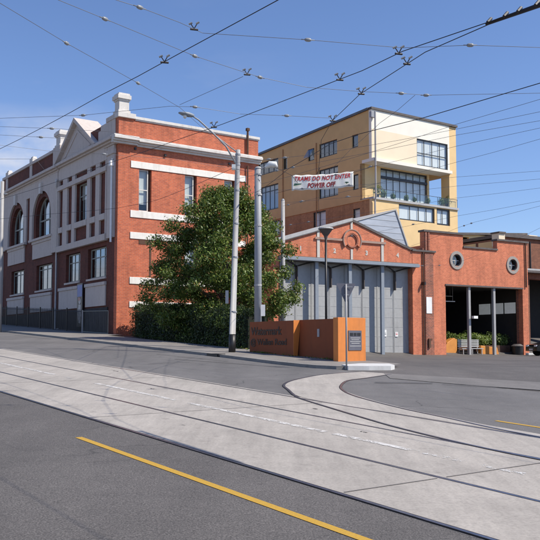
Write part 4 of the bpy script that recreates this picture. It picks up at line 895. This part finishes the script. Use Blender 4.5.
# section insulator assembly in the top right corner
jt = thing('wire_junction', cw(6.2, 8.42), 0, 'heavy dark wire junction with clamps in the top right corner', 'wire junction')
j0 = Vector(jt.location); q = MB(); a = Vector(cw(6.9, 8.44))-j0; b = Vector(cw(4.2, 8.36))-j0; q.tube([a, a.lerp(b, .5), b], [.02, .035, .04], 6)
q.build('frog', 'wire', jt); q = MB()
for f in (.02, .12, .2, .3, .42, .6): p = a.lerp(b, f); MB().tube([p + Vector((-.03, -.02, .0)), p + Vector((.03, .02, .07))], .022, 6).build('clamp', 'wire', jt)
q.tube([a.lerp(b, .3), a.lerp(b, .3) + Vector((.16, .1, .3))], .008, 5).build('pull_wire', 'wire', jt)
SG = 'span wires over the tracks'
S = [
 ([(-3.96, 11.72, 4.99), (-3.43, 13.51, 5.06), (-2.61, 15.91, 5.15), (-1.99, 17.79, 5.21), (-1.27, 31.3, 7.3)], [(-3.43, 13.51, 5.06), (-2.61, 15.91, 5.15)], [], 'thin span wire from the top left corner down to the lamp head', 6, 0),
 ([(-3.07, 11.55, 4.97), (-2.54, 12.3, 4.99), (-1.32, 14.07, 5.04), (-.19, 15.31, 5.07), (.73, 15.95, 5.08), (1.81, 16.19, 5.07), (2.65, 16.25, 5.05), (3.17, 16.34, 5.04), (5.37, 16.01, 4.98)], [(-2.54, 12.3, 4.99), (-1.32, 14.07, 5.04), (-.19, 15.31, 5.07), (2.65, 16.25, 5.05), (3.17, 16.34, 5.04)], [(-.43, 15.1, 5.06)], 'span wire with five insulators sloping across the upper middle sky', 6, 6),
 ([(-2.23, 11.5, 4.95), (-1.92, 11.77, 4.95), (-1.4, 12.39, 4.97), (-1.08, 12.85, 4.98), (.62, 13.09, 4.96), (2.22, 13.4, 4.94), (3.29, 13.17, 4.9), (4.45, 13.22, 4.88)], [(-1.92, 11.77, 4.95), (.62, 13.09, 4.96), (3.29, 13.17, 4.9)], [(-1.2, 12.65, 4.97)], 'highest span wire, nearly level across the top of the sky', 6, 6),
 ([(-6.44, 19.23, 5.37), (-4.34, 18.72, 5.3), (-2.2, 17.69, 5.21), (-1.65, 17.71, 5.2), (-.68, 18.3, 5.21), (.38, 18.37, 5.19), (1.42, 18.54, 5.18)], [(-4.34, 18.72, 5.3), (-1.65, 17.71, 5.2), (.38, 18.37, 5.19)], [], 'span wire level with the corner pier of the brick building', 6, 0),
 ([(-6.75, 20.16, 5.42), (-5.47, 20.23, 5.39), (-4.02, 20.52, 5.38), (-1.2, 31.3, 7.2)], [(-5.47, 20.23, 5.39)], [], 'faint span wire just below the pediment tip at left', 6, 0),
 ([(-7.08, 21.18, 5.47), (-6.05, 21.33, 5.45), (-5.33, 21.51, 5.45)], [(-6.05, 21.33, 5.45)], [], 'short faint span wire in the cloud left of the pediment', 6, 0),
 ([(-7.7, 23.05, 5.66), (-6.51, 23.82, 5.67), (-5.59, 24.03, 5.66), (-4.95, 24.11, 5.65), (-2.76, 24.85, 5.64), (-.5, 33.8, 7.2)], [(-4.95, 24.11, 5.65)], [], 'darker wire crossing the front of the pediment', 6, 0),
 ([(-8.26, 24.77, 5.65), (-7.13, 24.64, 5.62), (-7.0, 25.8, 5.3)], [], [], 'short dark wire at left ending above the arches', 6, 0),
 ([(-1.97, 17.58, 5.21), (-.51, 15.29, 5.08)], [], [], 'short diagonal tie wire beside the street light head', 0, 0),
 ([(2.95, 16.36, 5.05), (2.8, 17.63, 5.11), (2.58, 18.91, 5.17), (2.2, 22.22, 5.32), (1.74, 27.12, 5.54)], [], [], 'diagonal pull off wire above the apartment corner', 0, 0),
]
for pts, ins, hg, lab, e0, e1 in S: wire('span_wire', pts, .0042, lab, 'wire_thin', SG, ins, hg, e0, e1)
F = [
 ([(5.86, 17.48, 5.3), (4.52, 19.48, 5.3), (3.44, 21.36, 5.3), (-.27, 26.92, 5.3), (-.5, 33.9, 6.9)], 'yard wire highest at the right edge, passing behind the apartment top'),
 ([(6.18, 18.43, 5.3), (4.62, 19.94, 5.3), (3.39, 21.04, 5.3), (1.4, 22.61, 5.3), (-.23, 23.36, 5.3)], 'yard wire second highest at the right edge'),
 ([(6.42, 19.19, 5.3), (4.75, 20.53, 5.3), (1.73, 23.36, 5.3), (0, 25.02, 5.3)], 'yard wire third highest at the right edge'),
 ([(6.64, 19.85, 5.3), (5.02, 21.69, 5.3), (1.66, 25.94, 5.3)], 'yard wire fourth highest at the right edge, ending at the branch wire'),
 ([(7.0, 20.93, 5.3), (5.46, 23.63, 5.3), (2.14, 28.94, 5.3), (.5, 31.28, 5.3)], 'yard wire fifth highest at the right edge, crossing the curtained balcony windows'),
 ([(8.29, 24.87, 5.3), (5.95, 25.78, 5.3), (.45, 27.99, 5.3)], 'nearly level yard wire that meets the right edge in mid sky'),
 ([(8.69, 26.1, 5.3), (6.29, 27.27, 5.3), (.49, 30.6, 5.3)], 'yard wire just below the nearly level one'),
 ([(9.2, 27.62, 5.3), (6.8, 29.54, 5.3), (3.29, 33.48, 5.3), (.59, 36.64, 5.3)], 'yard wire passing beneath the apartment balcony'),
 ([(9.09, 27.32, 4.8), (7.03, 30.56, 4.8), (2.78, 37.7, 4.8)], 'yard wire running down to the sloped metal roof'),
 ([(9.41, 28.33, 4.8), (8.09, 32.08, 4.8), (7.76, 33.76, 4.8), (6.65, 41.74, 4.8)], 'yard wire with dark insulators above the long low shed'),
 ([(10.73, 32.35, 4.6), (10.82, 38.36, 4.6), (10.51, 47.66, 4.6), (8.57, 48.27, 4.6)], 'lowest yard wire, crossing the brickwork between the portholes'),
]
for k, (pts, lab) in enumerate(F):
    P = [Vector(p) for p in pts]; ins = [P[-1].lerp(P[-2], f) for f in ((.12, .4) if k < 8 else (.2, .7))]
    if k == 9: ins = [P[1].lerp(P[2], .2), P[1].lerp(P[2], .6)]
    wire('span_wire', pts, .0044, lab, 'wire_thin', 'span wires over the depot yard', ins, (), 6, 1.5 if k in (1, 2, 5) else 0)

# ------------------------------------------------------------------ vegetation
rng = np.random.default_rng(11)
tr = thing('street_tree', (-2.2, 41.0, 0), 0, 'dense green tree in front of the brick side wall', 'tree')
zb = gz(34.6, 22.0)
def prof(z):
    return np.interp(z, [.4, 1.0, 1.8, 2.6, 4, 5.5, 6.6, 7.5, 8.1], [2.4, 3.1, 3.6, 3.75, 3.4, 2.7, 2.0, 1.15, .35])
cs, rr = [], []
while len(cs) < 250:
    z = rng.uniform(.5, 7.7); w = prof(z); a = rng.uniform(0, 2*math.pi); f = rng.uniform(.05, 1)**.42
    r = rng.uniform(.22, .80) * (1 if z < 6 else .75)
    x = math.cos(a)*(w-r*.55)*f; y = math.sin(a)*(w-r*.55)*f*.85
    x += -.15 if z < 5 else .1
    if rng.uniform() < .25: x *= 1.12; y *= 1.1; r *= .6
    cs.append((x, y, z)); rr.append(r)
for c in ((-3.75, -.6, 2.9), (-3.35, -.8, 5.0), (-3.2, -.5, 3.8), (2.9, .3, 3.6), (3.3, .3, 2.3), (3.1, 0, 4.7), (-.9, 0, 7.6), (.1, .2, 7.6), (1.2, 0, 7.0), (-3.9, -.4, 2.2), (-2.6, -1, 5.8), (-1.8, -1, 6.6)): cs.append(c); rr.append(.5)
P_, N2 = blob_pts(rng, np.array(cs), rr, [int(640*(r/.6)**1.7) for r in rr], .78, .1)
P_ += rng.normal(0, .10, P_.shape)
leaf_cloud('crown', P_, N2, .072, 'leaf', tr, 3, 1.1)
q = MB(); q.tube([(0, 0, zb-.1), (.03, .02, zb+.9), (-.05, 0, zb+2.2), (.02, .05, 4.5), (0, 0, 6.6)], [.2, .16, .13, .09, .03], 10)
for c, r in list(zip(cs, rr))[::3]:
    z_ = max(zb+1.0, c[2]-1.4); q.tube([(0, 0, z_), (c[0]*.5, c[1]*.5, c[2]-.55), (c[0], c[1], c[2])], [.06, .035, .012], 6)
q.build('trunk', 'bark', tr, smooth=True)
# hedge in front of the side wall
hd = thing('hedge', gp(36, 20.2), 0, 'dark clipped hedge along the footpath below the brick side wall', 'hedge')
L = Vector(hd.location); n = 34000
uu = rng.uniform(28.3, 43.3, n); vb = 18.95 + (uu-28.0)*.150
tq = rng.uniform(0, 1, n); side_ = rng.uniform(0, 1, n)
hh = 1.60 + .13*np.sin(uu*1.9) + .10*np.sin(uu*4.7+1) + .06*np.sin(uu*11) + (uu > 36)*.05
vv = np.where(side_ < .45, vb + rng.normal(0, .10, n) + .12*np.sin(uu*3.1+tq*4) + .07*np.sin(uu*8-tq*7), vb + rng.uniform(0, 1.2, n)); zz = np.where(side_ < .45, hh*rng.uniform(0, 1, n), hh + rng.normal(0, .07, n) + .1*np.sin(uu*6)*np.sin(vv*5))
X = uu*UX + vv*VX; Y = uu*UY + vv*VY; Zb = plane(X - (vv-vb)*VX, Y - (vv-vb)*VY)
PP = np.stack([X, Y, Zb+zz], 1) - np.array(L); NN = np.where((side_ < .45)[:, None], np.array([[-VX, -VY, .3]]), np.array([[0, 0, 1.]])) 
leaf_cloud('foliage', PP, NN, .055, 'leaf_hedge', hd, 4, .9)
q = MB(); us = np.linspace(28.4, 43.3, 24)
for dv, h in ((.12, -.2), (.12, 1.45), (1.15, 1.45), (1.15, -.6)):
    for u in us: v = 18.95 + (u-28)*.150 + dv; x, y = xy(u, v); q.v.append((x-L.x, y-L.y, plane(x, y)+h-L.z))
for e in range(3): q.f += [(e*24+k, e*24+k+1, (e+1)*24+k+1, (e+1)*24+k) for k in range(23)]
q.f += [(0, 24, 48, 72), (23, 47, 71, 95)]
q.build('dark_core', plain('hedge_core', (.010, .014, .007), .95), hd)  # solid dark core added so the hedge is not see-through
for k, (u, v, r, lab, z, mt) in enumerate(((30.2, 19.6, .62, 'bright green shrub behind the left end of the Watermark wall', .72, 'leaf_bright'), (31.8, 19.9, .55, 'round bright shrub on the hedge just left of the leaning pole', .72, 'leaf_bright'), (28.9, 19.7, .5, 'low green shrub at the foot of the thick span pole', .62, 'leaf'), (26.6, 19.9, .45, 'small shrub peeping over the Watermark wall', .45, 'leaf'))):
    x, y = xy(u, v); t = thing('shrub', (x, y, gz(u, v)), 0, lab, 'shrub', 'shrubs by the entrance wall'); zz_ = plane(x, y) + z + .5 - gz(u, v)
    P_, N2 = blob_pts(rng, np.array([(0, 0, zz_), (.35, .1, zz_-.12), (-.3, .12, zz_-.08), (0, .1, zz_*.5)]), [r, r*.7, r*.75, r], [1100, 500, 500, 700], .7, .35); leaf_cloud('foliage', P_, N2, .06, mt, t, 20+k)
    MB().tube([(0, 0, -.1), (0, 0, zz_)], [.04, .02], 6).build('stem', 'bark', t)

# ------------------------------------------------------------------ black car
car = thing('parked_car', (17.55, 55.3, -.79), R(8), 'black hatchback parked beside the depot, cut by the right edge', 'car')
Lc, Wc = 4.2, 1.7
side_prof = [(0, .32), (.02, .62), (.10, .74), (1.0, .90), (1.15, .93), (1.75, 1.36), (2.3, 1.44), (3.2, 1.40), (3.9, 1.05), (4.15, .95), (4.2, .55), (4.15, .30), (3.62, .28), (3.5, .52), (3.28, .62), (3.06, .52), (2.94, .25), (1.16, .25), (1.04, .52), (.82, .62), (.60, .52), (.48, .28)]
q = MB(); n = len(side_prof)
for y, k in ((-Wc/2, 0), (-Wc/2+.02, 1), (Wc/2-.02, 1), (Wc/2, 0)):
    for x, z in side_prof:
        t_ = max(0, z-.9)/.55; yy = y*(1-.22*t_); q.v.append((x + (.02 if not k else 0)*(1 if x < 2 else -1), yy, z))
for e in range(3): q.f += [(e*n+k, e*n+(k+1) % n, (e+1)*n+(k+1) % n, (e+1)*n+k) for k in range(n)]
q.f += [tuple(range(n)), tuple(range(4*n-1, 3*n-1, -1))]
q.build('body', 'car', car, bevel=.02)
M['carglass'] = plain('car_glass', (.02, .025, .03), .05, 0)
for s in (-1, 1):
    y = s*(Wc/2); f = lambda x, z: (x, (y + s*.004)*(1-.22*max(0, z-.9)/.55), z)
    q = MB(); q.v = [f(1.35, .95), f(1.82, 1.32), f(2.35, 1.38), (f(2.35, .95))]; q.f = [(0, 1, 2, 3)]; q.build('side_window', 'carglass', car)
    q = MB(); q.v = [f(2.42, .95), f(2.42, 1.38), f(3.15, 1.35), (f(3.6, 1.02))]; q.f = [(0, 1, 2, 3)]; q.build('side_window', 'carglass', car)
    for x in (.82, 3.28):
        c = MB(); c.disc(x, .31, .31, -.02, .20, 24, lambda a, z, d: (a, s*(Wc/2 - .19 + d), z)); wl = bpy.data.objects.new('wheel', None); col.objects.link(wl); wl.parent = car
        c.build('tyre', 'tyre', wl); c = MB(); c.disc(x, .31, .20, .20, .207, 20, lambda a, z, d: (a, s*(Wc/2 - .19 + d), z)); c.build('rim', 'rim', wl)
    MB().box(-.012, .10, .60, .72, .45, .78, lambda a, z, d: (a, s*d, z)).build('headlight', 'lens', car, bevel=.02)
    MB().box(1.42, 1.6, .93, 1.05, .84, .98, lambda a, z, d: (a, s*d, z)).build('mirror', 'car', car, bevel=.02)
q = MB(); q.v = [(1.17, -.70, .955), (1.17, .70, .955), (1.74, .60, 1.345), (1.74, -.60, 1.345)]; q.f = [(0, 1, 2, 3)]
for i_, v in enumerate(q.v): q.v[i_] = (v[0]-.012, v[1], v[2]+.012)
q.build('windscreen', 'carglass', car)
MB().box(-.022, .0, .36, .46, -.24, .24, WORLD) if False else None
q = MB(); q.box(-.02, .01, .38, .48, -.25, .25, lambda a, z, d: (a, d, z)); q.build('number_plate', 'white', car)

# ------------------------------------------------------------------ light, sky, camera
SV = Vector((.643, -.18, .743)).normalized(); el = math.asin(SV.z); az = math.atan2(SV.x, SV.y)
sd = bpy.data.lights.new('sun', 'SUN'); sd.energy = 5.0; sd.angle = R(.5); sd.color = (1, .925, .80)
so = bpy.data.objects.new('sun', sd); col.objects.link(so); so.rotation_euler = SV.to_track_quat('Z', 'Y').to_euler()
w = bpy.data.worlds.new('World'); sc.world = w; w.use_nodes = True; nt = w.node_tree
bg = nt.nodes['Background']; sky = N(nt, 'ShaderNodeTexSky', sky_type='NISHITA'); sky.sun_disc = False; sky.sun_elevation = el; sky.sun_rotation = az
sky.altitude = 50; sky.air_density = 1.0; sky.dust_density = .2; sky.ozone_density = 4
tc = N(nt, 'ShaderNodeTexCoord'); sp_ = N(nt, 'ShaderNodeSeparateXYZ'); nt.links.new(tc.outputs['Generated'], sp_.inputs[0])
def cloud(scale, stretch, lo, hi, seed):
    mp = N(nt, 'ShaderNodeMapping'); mp.inputs['Scale'].default_value = stretch; mp.inputs['Location'].default_value = (seed, seed*.7, 0); nt.links.new(tc.outputs['Generated'], mp.inputs[0])
    n_ = N(nt, 'ShaderNodeTexNoise'); n_.inputs['Scale'].default_value = scale; n_.inputs['Detail'].default_value = 7; n_.inputs['Roughness'].default_value = .55; nt.links.new(mp.outputs[0], n_.inputs['Vector'])
    return ramp(nt, n_.outputs['Fac'], [(lo, 0.0), (hi, 1.0)])
def mth(op, a, b):
    n_ = N(nt, 'ShaderNodeMath', operation=op); n_.use_clamp = True
    for s_, v in zip(n_.inputs, (a, b)):
        if hasattr(v, 'is_linked'): nt.links.new(v, s_)
        else: s_.default_value = v
    return n_.outputs[0]
c1 = cloud(5.0, (1, 1, 2.0), .40, .56, 6.4)
mz = ramp(nt, sp_.outputs[2], [(.0, .6), (.14, 1.0), (.22, .9), (.275, 0.0)])
mx_ = ramp(nt, mth('ADD', sp_.outputs[0], .5), [(.18, 1.0), (.29, .85), (.38, 0.0)])
c2 = cloud(5, (1, 1, 3), .52, .75, 8.3)
mz2 = ramp(nt, sp_.outputs[2], [(.2, 1.0), (.42, 0.0)]); mx2 = ramp(nt, mth('ADD', sp_.outputs[0], .5), [(.40, 1.0), (.55, 0.0)])
cm = mth('ADD', mth('MULTIPLY', mth('MULTIPLY', c1, mz), mth('MULTIPLY', mx_, .95)), mth('MULTIPLY', mth('MULTIPLY', c2, mz2), mth('MULTIPLY', mx2, .22)))
mx = N(nt, 'ShaderNodeMix', data_type='RGBA'); nt.links.new(cm, mx.inputs[0]); nt.links.new(mixc(nt, 1, sky.outputs[0], (.90, .92, 1.07), 'MULTIPLY'), mx.inputs[6]); mx.inputs[7].default_value = (5.6, 5.6, 5.9, 1)
nt.links.new(mx.outputs[2], bg.inputs[0]); bg.inputs[1].default_value = .128

cd = bpy.data.cameras.new('camera'); co = bpy.data.objects.new('camera', cd); col.objects.link(co); sc.camera = co
cd.sensor_fit = 'HORIZONTAL'; cd.sensor_width = 36; cd.lens = 36*820/540; cd.shift_y = .030851878; cd.clip_end = 8000; cd.clip_start = .05
co.rotation_euler = (R(94.0), 0, 0); co.location = (0, 0, 0)
sc.view_settings.view_transform = 'Standard'; sc.view_settings.look = 'None'; sc.view_settings.gamma = 1; sc.view_settings.use_curve_mapping = False; sc.view_settings.exposure = .19
sc.cycles.max_bounces = 6; sc.cycles.transparent_max_bounces = 12
